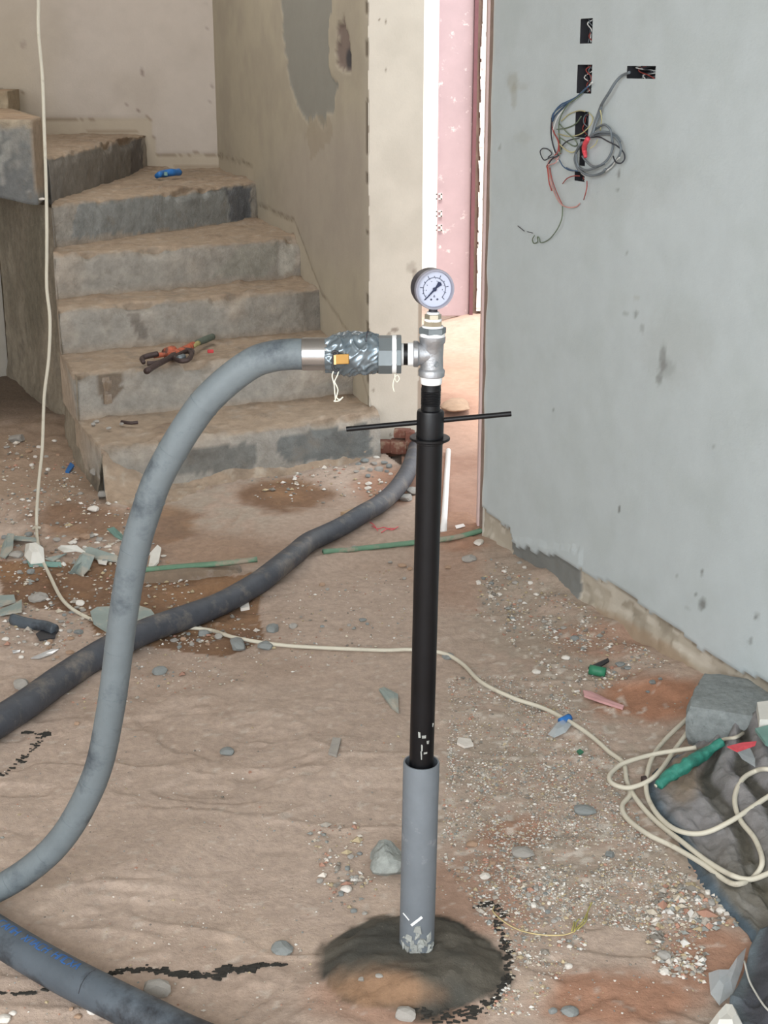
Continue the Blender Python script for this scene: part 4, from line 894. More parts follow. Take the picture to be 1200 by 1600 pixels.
tube('sheet_seam', [G(x, y, .006, True) for x, y in ((1163, 1502), (1170, 1530), (1180, 1550), (1196, 1574), (1215, 1590))], .0016, M['shardw'], None, 6, 5, label='pale cord lying along the fold of the rubber sheet', cat='cord')

# ------------------------------------------------------------------ cream cable
ck = [(60, -60), (60, 0), (60, 50), (66, 120), (69, 200), (72, 290), (73, 350), (73, 400), (73, 450), (78, 500), (76, 560), (69, 620), (66, 700), (60, 760)]
Yc = G(57, 822)[1]
cp_ = [PD(x, y, Yc+.05*(1-min(1, max(0, y/760)))) for x, y in ck] + [G(57, 822, .012)]
fl = [(62, 862), (78, 900), (100, 940), (135, 964), (180, 978), (240, 985), (290, 981), (330, 985), (370, 997), (440, 1008), (520, 1013), (600, 1016), (640, 1015), (690, 1020), (722, 1037), (752, 1066), (800, 1090), (850, 1107), (894, 1130), (926, 1152), (952, 1175), (974, 1193), (980, 1222), (996, 1251), (1025, 1283), (1069, 1318), (1104, 1345), (1142, 1367), (1171, 1374), (1200, 1365), (1250, 1340)]
l2 = [(1077, 1120), (1040, 1155), (1019, 1184), (1010, 1219), (1013, 1248), (1031, 1277), (1060, 1298), (1098, 1302), (1142, 1283), (1200, 1245), (1250, 1215)]
l3 = [(1086, 1128), (1054, 1172), (1031, 1205), (1010, 1222), (981, 1231), (958, 1225), (952, 1213), (964, 1199), (981, 1190), (1025, 1178), (1088, 1168)]
l4 = [(981, 1228), (984, 1242), (972, 1260), (981, 1280), (1013, 1304), (1054, 1324), (1098, 1350), (1136, 1377), (1156, 1381), (1177, 1371), (1191, 1347), (1180, 1312), (1156, 1280), (1148, 1248), (1159, 1219), (1180, 1205), (1200, 1202), (1240, 1210)]
def hump(x, y):     # where it crosses over the black hose
    return .0
cable = thing('cream_cable', tuple(G(57, 822)), 'long cream electric cable hanging at left and running across the floor to a loose coil', 'cable')
SHv = list(SHEETS)
def fpts(l, o=.0065): return [G(x, y, o, x > 990) for x, y in l]
f1 = fpts(fl)
for i, (x, y) in enumerate(fl):
    if x in (180, 240): f1[i] = G(x, y, .004)
tube('cable_run', cp_+f1, .0047, M['cable'], cable, 10, 8)
tube('cable_loop', fpts(l2, .013), .0047, M['cable'], cable, 10, 8); tube('cable_loop', fpts(l3, .016), .0047, M['cable'], cable, 10, 8); tube('cable_loop', fpts(l4, .007), .0047, M['cable'], cable, 10, 8)
tube('cable_tail', fpts([(1024, 1228), (1060, 1204), (1100, 1180), (1127, 1157), (1150, 1152), (1166, 1142), (1177, 1132)], .022), .0036, M['cable'], cable, 10, 8)
gt = fpts([(1029, 1227), (1048, 1211), (1072, 1196), (1100, 1178), (1129, 1159)], .024)
tube('green_tape', gt, [.0085, .012, .0125, .0115, .008], M['greentape'], cable, 14, 12, lambda R, s, a: R*(1+.22*vn(s*90, a*2, 0, 640)), label='green tape wound round the cable')
tie = G(1007, 1220, .012, True); lathe('cable_tie', tie-np.array([.004, 0, 0]), (1, .2, .1), [(0, .009), (.008, .009)], M['rust'], cable, 12)
kn = G(57, 826, .012); tube('cable_knot', [kn+np.array([-.01, 0, 0]), kn+np.array([0, -.006, .006]), kn+np.array([.012, -.002, .002])], .005, M['cable'], cable, 8, 4)
bb = G(883, 1124, .007); tube('blue_cap', [G(876, 1128, .008), G(890, 1121, .008)], .0085, M['bluebag'], cable, 12, 4, label='blue band on the cable')

# ------------------------------------------------------------------ wires on the right wall
def wpts(l, o=.012): 
    r_ = random.Random(len(l)+int(l[0][0])); return [W(x, y, o+.006*math.sin(i*1.3+l[0][0])) for i, (x, y) in enumerate(l)]
wb = thing('wire_bundle', tuple(W(870, 250, .01)), 'tangle of thin coloured wires hanging from the second socket box', 'wires')
wires = [('wwhite', .0016, [(926, 128), (912, 142), (897, 155), (884, 168), (872, 182), (865, 200), (863, 218), (866, 240), (872, 252)]),
         ('wblue', .0017, [(920, 134), (903, 150), (888, 158), (876, 164), (866, 176), (863, 190), (868, 180), (880, 168), (892, 157)]),
         ('wblue', .0015, [(915, 138), (900, 152), (884, 162), (872, 170), (864, 178), (862, 186)]),
         ('wgreen', .0014, [(922, 132), (905, 150), (888, 163), (877, 180), (873, 198), (874, 215), (876, 235), (873, 242)]),
         ('wred', .0016, [(865, 180), (862, 195), (866, 208), (872, 220), (874, 235), (876, 240)]),
         ('wred', .0013, [(863, 200), (868, 212), (873, 222), (871, 238), (866, 243)]),
         ('wblack', .0016, [(862, 184), (861, 205), (863, 222), (867, 236), (872, 243), (864, 247), (857, 256), (854, 260)]),
         ('wyel', .0013, [(877, 189), (890, 178), (905, 173), (914, 174)]), ('wgreen', .0014, [(870, 202), (885, 200), (900, 193), (908, 182)]),
         ('wyel', .0013, [(872, 209), (890, 213), (908, 209), (922, 196), (926, 184), (920, 176)]), ('wgreen', .0013, [(873, 192), (885, 206), (898, 218), (902, 226), (896, 228), (884, 221), (874, 214)]),
         ('wyel', .0014, [(874, 225), (884, 234), (894, 238), (905, 232)]), ('wblack', .0014, [(905, 216), (890, 219), (880, 226), (876, 236), (872, 244)]),
         ('wblack', .0013, [(872, 244), (860, 246), (850, 250), (844, 238), (848, 232), (856, 233), (862, 240), (856, 246)]),
         ('wpink', .0014, [(873, 244), (868, 254), (858, 258), (854, 262), (858, 252), (866, 247), (870, 250)]), ('wred', .0014, [(855, 258), (856, 268), (858, 285), (862, 298)]),
         ('wpink', .0015, [(857, 256), (858, 270), (862, 288), (868, 305), (877, 319), (888, 324), (900, 323), (906, 318)]), ('wred', .0011, [(859, 262), (862, 278), (868, 296), (874, 310), (879, 320)]),
         ('wgreen', .0012, [(879, 320), (878, 340), (872, 356), (862, 370), (853, 377), (845, 379), (843, 373), (840, 370), (840, 378), (834, 380), (832, 374), (835, 368)]),
         ('wblue', .0013, [(874, 250), (880, 260), (890, 266), (902, 267)]), ('wred', .0012, [(879, 287), (886, 279), (896, 275), (906, 275)]), ('wred', .0011, [(917, 283), (917, 292), (915, 302), (912, 312)]),
         ('wblack', .0010, [(809, 353), (814, 357), (819, 361)]), ('wblack', .0010, [(824, 362), (832, 364)])]
for c, r_, l in wires: tube('wire', wpts(l, .019), r_*1.1, M[c], wb, 6, 6)
gcb = thing('cable_coil', tuple(W(940, 235, .01)), 'loose coil of grey electric cable on the right wall bound with red tape', 'cable')
gw = [(.0030, 'wgrey', [(984, 113), (972, 118), (962, 128), (952, 144), (942, 160), (938, 168), (932, 185), (926, 205), (922, 214)]), (.0028, 'wgrey', [(940, 165), (936, 180), (930, 196), (926, 212)]),
      (.0027, 'wgrey', [(920, 214), (935, 210), (952, 210), (964, 218), (970, 232), (966, 246), (958, 256), (944, 268), (928, 274), (914, 272), (902, 262), (898, 248), (902, 234), (910, 222)]),
      (.0026, 'wgrey', [(918, 216), (930, 208), (944, 206), (960, 210), (969, 221)]), (.0026, 'wgrey', [(928, 204), (936, 198), (945, 195), (953, 202), (956, 215), (957, 232), (950, 248), (938, 258), (926, 260), (916, 252), (910, 244)]),
      (.0025, 'wgrey', [(900, 240), (902, 256), (910, 268), (922, 274), (938, 272), (946, 264)]), (.0026, 'wgrey', [(907, 225), (900, 238), (900, 252), (906, 262), (916, 266), (930, 262), (944, 256)]),
      (.0016, 'wblack', [(922, 215), (936, 214), (950, 221), (964, 228), (974, 238), (976, 248), (970, 255), (962, 253), (958, 244)]), (.0016, 'wblue', [(885, 262), (894, 266), (902, 267)]),
      (.0016, 'wwhite', [(946, 268), (956, 260), (962, 252), (968, 246)]), (.0013, 'wyel', [(938, 172), (940, 186), (938, 204)]), (.0012, 'wyel', [(934, 218), (930, 226), (922, 232)])]
for r_, c, l in gw: tube('cable', wpts(l, .025), r_*1.05, M[c], gcb, 8, 7)
tube('red_tape', wpts([(919, 216), (914, 226), (913, 234), (915, 246)], .032), [.0055, .0065, .006, .004], M['redtape'], gcb, 10, 6, lambda R, s, a: R*(1+.2*vn(s*150, a*2, 0, 9)), label='red tape binding the cable coil')

# ------------------------------------------------------------------ green edge strip and kerb
gs1 = [(752, 829), (720, 838), (690, 843), (655, 847), (600, 853), (545, 859), (505, 862)]
gs2 = [(402, 874), (350, 880), (300, 884), (240, 889), (215, 892)]
for l, lb in ((gs1, 'green plastic edge strip across the doorway threshold'), (gs2, 'dusty green edge strip along the broken kerb left of the black hose')):
    p = [G(x, y, .006 if l is gs1 else .030) for x, y in l]; tube('edge_strip', p, .0095, M['greenstrip'], None, 8, 6, lambda R, s, a: R*(.6+.4*np.abs(np.cos(a))), label=lb, cat='strip', group='green edge strips on the floor')
ka, kb = G(222, 905), G(376, 888); kc = (ka+kb)/2; kr = math.atan2(kb[1]-ka[1], kb[0]-ka[0])
noisy_box('broken_kerb', (kc[0], kc[1]-.005, .004), (np.linalg.norm(kb-ka), .06, .05), kr, M['kerb'], None, .06, 41, 22, label='low broken concrete kerb beneath the dusty green strip', cat='kerb')
tube('conduit_pipe', [P(693, 830, .014), P(700.5, 704, .014)], .0095, M['conduit'], None, 14, 3, label='shiny white conduit pipe lying out through the doorway', cat='pipe')

# ------------------------------------------------------------------ loose pieces
def plate(name, poly, th, m, label, cat, h=.003, lift=None, sheets=False, bend=0, group=None, Y=None, zb=None):
    n = len(poly); pts = []
    for i, (x, y) in enumerate(poly):
        o = h+(lift[i] if lift else 0); pts.append(G(x, y, o, sheets) if zb is None else P(x, y, zb+o))
    pts = np.array(pts); cen = pts.mean(0); cen[2] += bend; v = []
    ring2 = cen+(pts-cen)*.5; ring2[:, 2] += bend*.6
    v = np.vstack([pts, ring2, [cen]]); dn = np.array([0, 0, -th]); v = np.vstack([v, pts+dn]); f = []
    for i in range(n):
        j = (i+1) % n; f += [(i, j, n+j, n+i), (n+i, n+j, 2*n), (i, 2*n+1+i, 2*n+1+j, j)]
    f.append(tuple(2*n+1+i for i in range(n))[::-1]); me = mk(name, v, f, m, smooth=False, label=label, cat=cat, group=group); return me
plate('plaster_piece', [(141, 955), (152, 948), (178, 947), (212, 944), (236, 952), (246, 966), (222, 978), (196, 988), (165, 984), (146, 972)], .006, M['shard'], 'pale flat plaster piece under the grey hose where it crosses the black hose', 'debris', .010, [.012, .014, .012, .01, .008, .004, 0, 0, 0, .004])
plate('pipe_shard', [(108, 895), (124, 868), (130, 862), (148, 868), (140, 888), (128, 900), (118, 896)], .003, M['shard'], 'curved grey-green pipe shard standing up in the left debris', 'debris', .006, [0, .02, .028, .02, .008, 0, 0], bend=.008)
plate('pipe_shard', [(38, 868), (40, 850), (58, 848), (68, 856), (70, 878), (48, 880)], .003, M['shardw'], 'rounded pale pipe shard below the hanging cable', 'debris', .01, [.0, .02, .03, .02, .0, 0], bend=.014)
plate('pipe_shard', [(42, 876), (95, 878), (96, 884), (46, 884)], .004, M['teal'], 'thin pale teal strip in front of the rounded shard', 'debris', .006)
plate('pipe_shard', [(0, 868), (4, 850), (12, 833), (22, 834), (20, 858), (8, 872)], .003, M['shard'], 'grey shard at the left edge leaning on the debris', 'debris', .008, [0, .01, .02, .02, .008, 0])
plate('pipe_shard', [(14, 836), (55, 840), (58, 845), (18, 842)], .004, M['shard'], 'long thin grey strip behind the shards at the far left', 'debris', .012)
plate('pipe_shard', [(90, 856), (95, 852), (120, 852), (136, 864), (118, 860), (100, 862)], .003, M['shardw'], 'bright white curled shard in the middle of the left debris', 'debris', .012, [0, .01, .012, .0, .0, 0])
plate('pipe_shard', [(126, 858), (140, 854), (184, 868), (183, 876), (150, 872)], .005, M['shard'], 'long grey-green slab piece beside the grey hose in the left debris', 'debris', .012)
plate('pipe_shard', [(70, 872), (98, 866), (104, 864), (84, 876)], .003, M['shard'], 'narrow dull shard between the rounded and the curled ones', 'debris', .01)
plate('pipe_shard', [(150, 870), (168, 876), (166, 881), (154, 879)], .004, M['shardw'], 'small white curved shard tucked behind the standing shard', 'debris', .008)
plate('pipe_shard', [(167, 826), (178, 823), (192, 836), (196, 846), (180, 838)], .003, M['teal'], 'curved teal plastic piece beside the grey hose above the debris', 'debris', .01, [.004, .014, .014, .0, .0])
plate('pipe_shard', [(232, 884), (236, 862), (246, 851), (252, 856), (248, 876), (238, 887)], .006, M['shardw'], 'pale upright shard just right of the grey hose', 'debris', .006, [0, .018, .03, .03, .014, 0])
plate('plaster_piece', [(0, 930), (22, 929), (24, 938), (0, 945)], .006, M['shard'], 'grey flat tile piece at the left edge, upper of two', 'debris', .012)
plate('plaster_piece', [(0, 952), (20, 944), (34, 936), (34, 954), (10, 958), (0, 960)], .005, M['shard'], 'grey flat tile piece at the left edge, lower of two', 'debris', .010, [0, .006, .014, .006, 0, 0])
plate('foil_strip', [(48, 1028), (66, 1020), (80, 1014), (92, 1014), (82, 1021), (62, 1028)], .002, M['foil'], 'shiny foil strip on the sand at the left', 'foil', .004)
plate('foil_strip', [(19, 1016), (32, 1015), (31, 1018), (20, 1020)], .002, M['foil'], 'tiny bright foil scrap left of the foil strip', 'foil', .004)
plate('plaster_piece', [(592, 1076), (600, 1073), (622, 1084), (623, 1112), (612, 1104)], .005, M['shard'], 'triangular grey-green shard on the bare floor left of the pipe', 'debris', .006, bend=.003)
plate('plaster_piece', [(513, 1176), (520, 1152), (533, 1153), (526, 1180)], .005, M['stone'], 'upright oblong grey chip on the floor left of the sleeve', 'debris', .005)
plate('plaster_piece', [(714, 1160), (716, 1152), (735, 1154), (740, 1163), (726, 1166)], .005, M['stonew'], 'flat whitish chip right of the black pipe', 'debris', .005)
plate('plaster_piece', [(374, 942), (388, 939), (390, 948), (376, 951)], .008, M['stonew'], 'white square chip against the black hose', 'debris', .008)
plate('paper_tag', [(711, 821), (724, 818), (727, 822), (713, 826)], .001, M['conduit'], 'small white paper tag on the sand inside the doorway', 'paper', .003)
plate('paper_tag', [(102, 736), (110, 722), (116, 727), (108, 737)], .006, M['bluebag'], 'blue and white crumpled packet at the left by the stair side', 'packet', .006)
plate('wood_strip', [(532, 800), (578, 785), (582, 789), (550, 802)], .012, M['wood'], 'thin wooden slat lying against the black hose', 'slat', .012)
plate('pipe_offcut_strip', [(911, 1078), (924, 1080), (947, 1091), (975, 1102), (973, 1106), (935, 1094), (913, 1086)], .005, M['pink'], 'split pale pinkish strip on the floor near the right wall', 'debris', .008)
plate('plastic_bag', [(856, 1147), (868, 1130), (884, 1124), (893, 1132), (884, 1144), (866, 1152)], .001, M['clear'], 'clear plastic bag with blue top tied on the cream cable', 'bag', .008, bend=.008)
plate('green_scrap', [(901, 1173), (906, 1170), (912, 1174), (906, 1178)], .003, M['green'], 'small dark green plastic scrap on the gravel', 'debris', .004)
tube('green_pipe_offcut', [G(921, 1046, .012), G(946, 1051, .012)], .0115, M['green'], None, 18, 3, label='short green plastic pipe offcut near the right wall', cat='pipe')
plate('black_scrap', [(919, 1042), (932, 1036), (950, 1028), (952, 1032), (936, 1042), (922, 1046)], .004, M['dark'], 'curved black scrap behind the green pipe offcut', 'debris', .012)
plate('plastic_film', [(1107, 1520), (1140, 1520), (1166, 1480), (1160, 1512), (1146, 1552), (1124, 1570), (1110, 1552)], .001, M['clear'], 'clear plastic film beside the rubber sheet', 'film', .008, bend=.01)
plate('white_bag', [(1105, 1604), (1130, 1576), (1150, 1578), (1162, 1604), (1150, 1625), (1110, 1625)], .006, M['shardw'], 'crumpled whitish bag at the bottom edge under the rubber sheet', 'bag', .02, bend=.02)
plate('pink_scrap', [(598, 764), (610, 756), (612, 762), (600, 768)], .003, M['pink'], 'small pink scrap beside the black hose near the pier', 'debris', .01)
plate('red_wrapper', [(1136, 1166), (1160, 1160), (1182, 1158), (1180, 1164), (1152, 1174)], .002, M['redtape'], 'pinkish red wrapper on the block behind the green tape', 'wrapper', .012, sheets=True, zb=.11)
plate('white_clip_box', [(1183, 1097), (1204, 1094), (1206, 1124), (1187, 1124)], .02, M['shardw'], 'cream plastic box on the grey block at the right edge', 'box', .02, zb=.10)
plate('grey_sheet_scrap', [(1180, 1138), (1210, 1130), (1215, 1170), (1196, 1160)], .006, M['teal'], 'grey-green plate at the right edge below the cream box', 'debris', .01, zb=.10)
plate('film_scrap', [(1150, 1172), (1172, 1168), (1180, 1186), (1180, 1198), (1160, 1186)], .001, M['clear'], 'translucent film scrap between block and sack', 'film', .03, sheets=True)
# red string scraps
rs = thing('red_string', tuple(G(600, 824)), 'scrap of thin red string on the sand beneath the black hose', 'string')
for l in ([(581, 822), (590, 826), (600, 824), (612, 828), (622, 823)], [(578, 816), (584, 820), (590, 829)], [(596, 832), (606, 826), (618, 826)]): tube('strand', [G(x, y, .004) for x, y in l], .0014, M['redtape'], rs, 5, 4)
yw = thing('yellow_wire', tuple(G(830, 1455)), 'thin yellow wire with a dry grass tuft on the floor right of the mortar mound', 'wire')
tube('strand', [G(x, y, .004) for x, y in ((772, 1416), (770, 1424), (782, 1436), (800, 1448), (820, 1456), (850, 1461), (880, 1461), (897, 1456))], .0011, M['ywire'], yw, 5, 5)
for l in ([(897, 1456), (905, 1446), (912, 1438), (920, 1420), (925, 1410)], [(903, 1452), (915, 1440), (918, 1426)], [(898, 1454), (900, 1442), (905, 1436)], [(893, 1455), (896, 1446), (897, 1440)]): tube('grass_blade', [G(x, y, .005) for x, y in l], .0011, M['grass'], yw, 5, 4)
# crushed black pipe
cb = thing('crushed_pipe', tuple(G(55, 980)), 'torn crushed black pipe piece on the rubble at the left', 'pipe')
tube('pipe_wall', [G(20, 968, .012), G(45, 974, .013), G(70, 979, .013), (G(86, 984, .013))], .014, M['hosefloor'], cb, 16, 6, lambda R, s, a: R*(1+.2*vn(s*30, a, 0, 650)))
plate_ = plate('x', [(56, 990), (74, 978), (88, 984), (86, 996), (62, 1000)], .003, M['dark'], 'x', 'x', .008); plate_.name = 'torn_flap'
for k_ in ('label', 'category'): del plate_[k_]
plate_.parent = cb; plate_.location = tuple(WL[plate_]-WL[cb]); plate_['label'] = 'torn black flap'

# cracks of black damp crumbs (stuff)
def crumbs(lst, label, seed, w, n, sz):
    r_ = np.random.default_rng(seed); parts = []
    pl = np.array(lst, float)
    for k in range(n):
        t = r_.uniform(0, len(pl)-1); i = int(t); i = min(i, len(pl)-2); q = pl[i]*(1-(t-i))+pl[i+1]*(t-i); ww = w*np.interp(t/(len(pl)-1), [0, .25, .6, .85, 1], [.25, .8, 1, .4, .15])
        g_ = G(q[0]+r_.normal(0, 3), q[1]+r_.normal(0, ww), 0); s_ = sz*np.exp(r_.normal(-.1, .42)); parts.append(box_vf(g_+[0, 0, .0004], (s_*2.2, s_*1.1, .0022), r_.uniform(-.3, .5), s_*.25, r_))
    v, f = join(parts); mk('damp_crack', v, f, M['crumb'], smooth=False, label=label, cat='crack', kind='stuff')
crumbs([(166, 1524), (190, 1517), (230, 1515), (270, 1520), (300, 1522), (340, 1526), (355, 1514), (380, 1515), (410, 1508), (445, 1508)], 'black crumbly crack in the floor running toward the mortar mound', 5, 3.2, 260, .0032)
crumbs([(0, 1212), (14, 1206), (30, 1192), (46, 1176), (58, 1160), (68, 1150), (76, 1144), (60, 1148), (42, 1144)], 'dotted black crack below the black hose at the left edge', 6, 2.0, 70, .003)
crumbs([(-10, 1552), (30, 1553), (50, 1551), (80, 1545)], 'short black crack at the bottom left under the lettered hose', 7, 1.2, 36, .0024)
crumbs([(745, 1418), (760, 1414), (775, 1420), (790, 1428), (768, 1440)], 'black crumbs behind the mortar mound', 8, 3, 36, .003)
crumbs([(640, 1580), (690, 1590), (740, 1584), (775, 1560), (790, 1530)], 'black crumbs round the near right edge of the mortar mound', 9, 8, 90, .0034)
crumbs([(776, 1440), (790, 1480), (795, 1510), (790, 1540)], 'black crumbs along the right edge of the mortar mound', 10, 9, 70, .0034)

# ------------------------------------------------------------------ stones
def ico(seed, sub=1, flat=.62, amp=.22):
    import bmesh
    bm = bmesh.new(); bmesh.ops.create_icosphere(bm, subdivisions=sub+1, radius=1); v = np.array([x.co[:] for x in bm.verts]); f = [tuple(q.index for q in fa.verts) for fa in bm.faces]; bm.free()
    r_ = np.random.default_rng(seed); st_ = r_.uniform(.75, 1.2, 3); n = fbm(v[:, 0]*1.3+seed, v[:, 1]*1.3, v[:, 2]*1.3, 3, seed)[:, None]
    for k in range(5):
        d = r_.normal(size=3); d /= np.linalg.norm(d); h = r_.uniform(.55, .85); e = np.maximum(v@d-h, 0); v = v-np.outer(e, d)
    v = v*(1+amp*n)*st_*np.array([1, 1, flat]); return v, f
protos = {}
def stone_mesh(k, m):
    key = (k, m)
    if key not in protos:
        v, f = ico(800+k); me = bpy.data.meshes.new('stone'); me.from_pydata(v.tolist(), [], f); me.materials.append(M[m]); protos[key] = me
    return protos[key]
rs_ = random.Random(11); proto_stone = None
def stone(px, py, wpx, m, label, group=None, asp=1.0, zadd=0, Z=None, name='stone'):
    global proto_stone
    p = G(px, py) if Z is None else P(px, py, Z); zd = p[1]*cp-(p[2]-H)*sp; r = wpx/2*zd/F
    me = stone_mesh(rs_.randrange(7), m)
    if proto_stone is None: o = bpy.data.objects.new(name, me)
    else: o = proto_stone.copy(); o.data = me; o.name = name
    for k_ in ('label', 'category', 'group'):
        if k_ in o: del o[k_]
    C.objects.link(o); proto_stone = proto_stone or o
    o.scale = (r, r*asp, r*.85); o.rotation_euler = (0, 0, rs_.uniform(-.6, .6)); o.location = (p[0], p[1], p[2]+r*.3+zadd)
    setp(o, label, 'stone', group); return o
solo = [(606, 1352, 0, 'lump', '', 1), (355, 1178, 26, 'stoneb', 'pale blue-grey stone alone on the bare floor at centre left', 1), (441, 1486, 34, 'stoneb', 'flat blue-grey stone left of the mortar mound', 1.3),
        (541, 1392, 20, 'stonew', 'whitish stone left of the sleeve beside the lump', 1), (758, 1371, 18, 'stonew', 'white angular stone right of the sleeve', 1), (556, 1552, 0, 'stone', '', 1),
        (27, 690, 34, 'stone', 'rounded grey stone under the stairs at the far left', .8), (146, 798, 20, 'stonew', 'pale angular stone at the foot of the stair side', 1), (733, 876, 26, 'stone', 'oblong grey stone near the doorway corner', .8),
        (748, 850, 16, 'stonew', 'white upright stone at the corner of the right wall', 2.0), (317, 968+25, 22, 'stoneb', 'dark round stone just below the black hose', 1), (342, 997, 20, 'stone', 'pale oblong stone beside the cream cable left of centre', 1),
        (372, 1011, 30, 'stoneb', 'flat grey stone under the cream cable left of centre', 1.2), (415, 1013, 28, 'stoneb', 'wide grey stone touching the cream cable at centre', 1), (426, 986, 24, 'stoneb', 'bluish stone above the cream cable at centre', 1.1),
        (458, 980, 14, 'stone', 'small stone right of the bluish one above the cable', 1), (250, 1052, 24, 'stoneb', 'dark grey stone right of the hose crossing', 1), (152, 958-3, 0, 'stone', '', 1),
        (125, 945, 20, 'stonew', 'white pebble on the wet sand beside the cream cable', .8), (123, 990, 20, 'stoneb', 'dark stone on the wet sand left of the grey hose', .7), (60, 938, 34, 'stone', 'knobbly grey rubble lump left of the cream cable', .9),
        (26, 870, 24, 'stone', 'round pitted stone between the left shards', .9), (132, 842, 24, 'stoner', 'rounded pale tan stone above the left shards', .9), (156, 846, 18, 'stone', 'grey stone left of the teal piece', .9),
        (897, 1000, 18, 'stoneb', 'squared blue-grey stone near the foot of the right wall', .8), (884, 1030, 16, 'stonew', 'white pebble left of the green pipe offcut', .8), (838, 1052, 16, 'stonew', 'white pebble on the floor right of the black pipe', 1),
        (700, 1028, 22, 'stoneb', 'dull green-grey stone just right of the black pipe beneath the cable', .9), (912, 1270, 34, 'stoneb', 'lone blue-grey stone on the gravel left of the coil', .8), (953, 1338, 20, 'stoneb', 'dark stone on the gravel below the cable coil', 1),
        (1036, 1497, 30, 'stone', 'pale flat stone on the orange sand at the lower right', 1), (1037, 1520, 18, 'stonew', 'white stone at the edge of the orange sand hollow', 1.2), (888, 1512, 16, 'stonew', 'white chip left of the orange hollow', 1),
        (890, 1585, 30, 'stoneb', 'bluish stone at the bottom edge right of the mound', 1), (863, 1582, 18, 'stoneb', 'bluish smaller stone at the bottom edge', 1), (632, 1590, 44, 'stone', 'flat grey stone at the bottom edge below the mound', .9),
        (243, 1553, 58, 'stone', 'flat dusty stone half buried right of the lettered hose', .8), (146, 1582, 30, 'stonew', 'pale pebble on the near side of the lettered hose', .8), (553, 852+5, 12, 'stone', 'small grey pebble just past the green strip', 1),
        (565, 1532, 14, 'stone', 'small pale stone on the mortar mound, left one', .9), (592, 1526, 12, 'stone', 'small pale stone on the mortar mound, right one', .9), (815, 1336, 34, 'stone', 'flat pale chip on the floor right of the sleeve', .9),
        (738, 1322, 22, 'stoner', 'tan flat chip close to the right of the sleeve', .7), (120, 1132, 12, 'stoner', 'small rusty brown pebble below the black hose', 1), (35, 1076, 44, 'stone', 'flat pale stone touching the black hose at left', .6),
        (157, 1036+3, 16, 'stonew', 'white pebble pressed against the black hose', .8), (935, 1010+6, 0, 'stone', '', 1)]
for px, py, w_, m_, lb, asp in solo:
    if w_: stone(px, py, w_, m_, lb, None, asp)
lp = G(607, 1355); v, f = ico(42, 2, .7, .5); v = v*np.array([.033, .036, .036])+lp+np.array([0, 0, .012]); mk('concrete_lump', v, f, M['lump'], smooth=False, label='rough porous concrete lump tucked behind the left of the grey sleeve', cat='lump')
def cluster(pts, m, lb, gp_, asp=.9, Z=None):
    W_ = {'stonew': 'whitish', 'stone': 'grey', 'stoneb': 'blue-grey', 'stoner': 'tan'}; picks = sorted([(p[0], p, m[rs_.randrange(len(m))]) for p in pts], key=lambda t: t[0]); cnt = {}
    ORD = ['leftmost', 'second', 'third', 'fourth', 'fifth', 'sixth', 'seventh', 'eighth', 'ninth', 'tenth', 'eleventh', 'twelfth', 'thirteenth', 'fourteenth', 'fifteenth', 'sixteenth', 'seventeenth', 'eighteenth']
    tot = {k: sum(1 for t in picks if t[2] == k) for k in m}
    for _, p, mm in picks:
        c_ = cnt.get(mm, 0); cnt[mm] = c_+1; last = c_ == tot[mm]-1
        rk = 'the only %s one' % W_[mm] if tot[mm] == 1 else ('leftmost %s one' % W_[mm] if c_ == 0 else ('rightmost %s one' % W_[mm] if last else '%s %s one from left' % (ORD[c_], W_[mm])))
        stone(p[0], p[1], p[2], mm, '%s of the %s' % (rk, gp_), gp_, asp, Z=Z)
cluster([(570, 722, 16), (584, 726, 14), (592, 736, 16), (600, 724, 11), (566, 734, 11), (578, 736, 12), (608, 730, 12), (560, 726, 10), (588, 716, 11), (604, 738, 10), (575, 745, 10), (556, 738, 9), (610, 742, 9)], ['stonew', 'stone', 'stonew', 'stoneb'], 'small pale stones heaped at the foot of the doorway pier', 'stones at the foot of the pier')
cluster([(576, 757, 12), (575, 764, 12), (586, 772, 8), (596, 755, 10)], ['stoner', 'stonew'], 'tan stones scattered just below the pier heap', 'tan stones below the pier heap')
cluster([(812, 880, 9), (820, 888, 11), (796, 905, 13), (805, 912, 12), (828, 912, 11), (788, 894, 10), (838, 930, 10), (848, 935, 9), (780, 930, 11), (768, 912, 9), (756, 905, 10), (748, 912, 12), (812, 940, 10), (800, 968, 12), (865, 985, 9), (850, 972, 10), (880, 982, 10), (876, 992, 9)],
        ['stone', 'stoneb', 'stonew'], 'small stones strewn along the near foot of the right wall', 'stones along the right wall foot')
cluster([(700, 888, 12), (628, 885, 14), (640, 890, 11), (610, 880, 10), (503, 915, 12), (512, 922, 10), (632, 905, 10), (566, 970, 12), (574, 976, 9), (533, 985, 9), (503, 980, 9), (545, 978, 9)], ['stone', 'stoneb', 'stoner'], 'small stones on the bare floor between green strip and cable', 'stones between strip and cable')
cluster([(10, 700, 10), (45, 706, 12), (60, 700, 10), (72, 715, 10), (85, 690, 9), (55, 715, 9), (28, 718, 10), (90, 712, 9), (50, 728, 9), (20, 735, 8), (75, 735, 9), (100, 748, 8), (126, 772, 10), (70, 770, 9), (35, 782, 9), (90, 786, 9)], ['stone', 'stoner', 'stonew'], 'small rubble stones beside the stair side at the left', 'rubble beside the stair side')
cluster([(60, 836, 10), (110, 850, 11), (152, 850, 10), (100, 840, 9), (170, 855, 10), (255, 870, 9), (262, 880, 9), (175, 868, 11), (28, 855, 10), (82, 864, 9)], ['stone', 'stonew', 'stoner'], 'small stones among the broken pipe shards', 'stones among the shards')
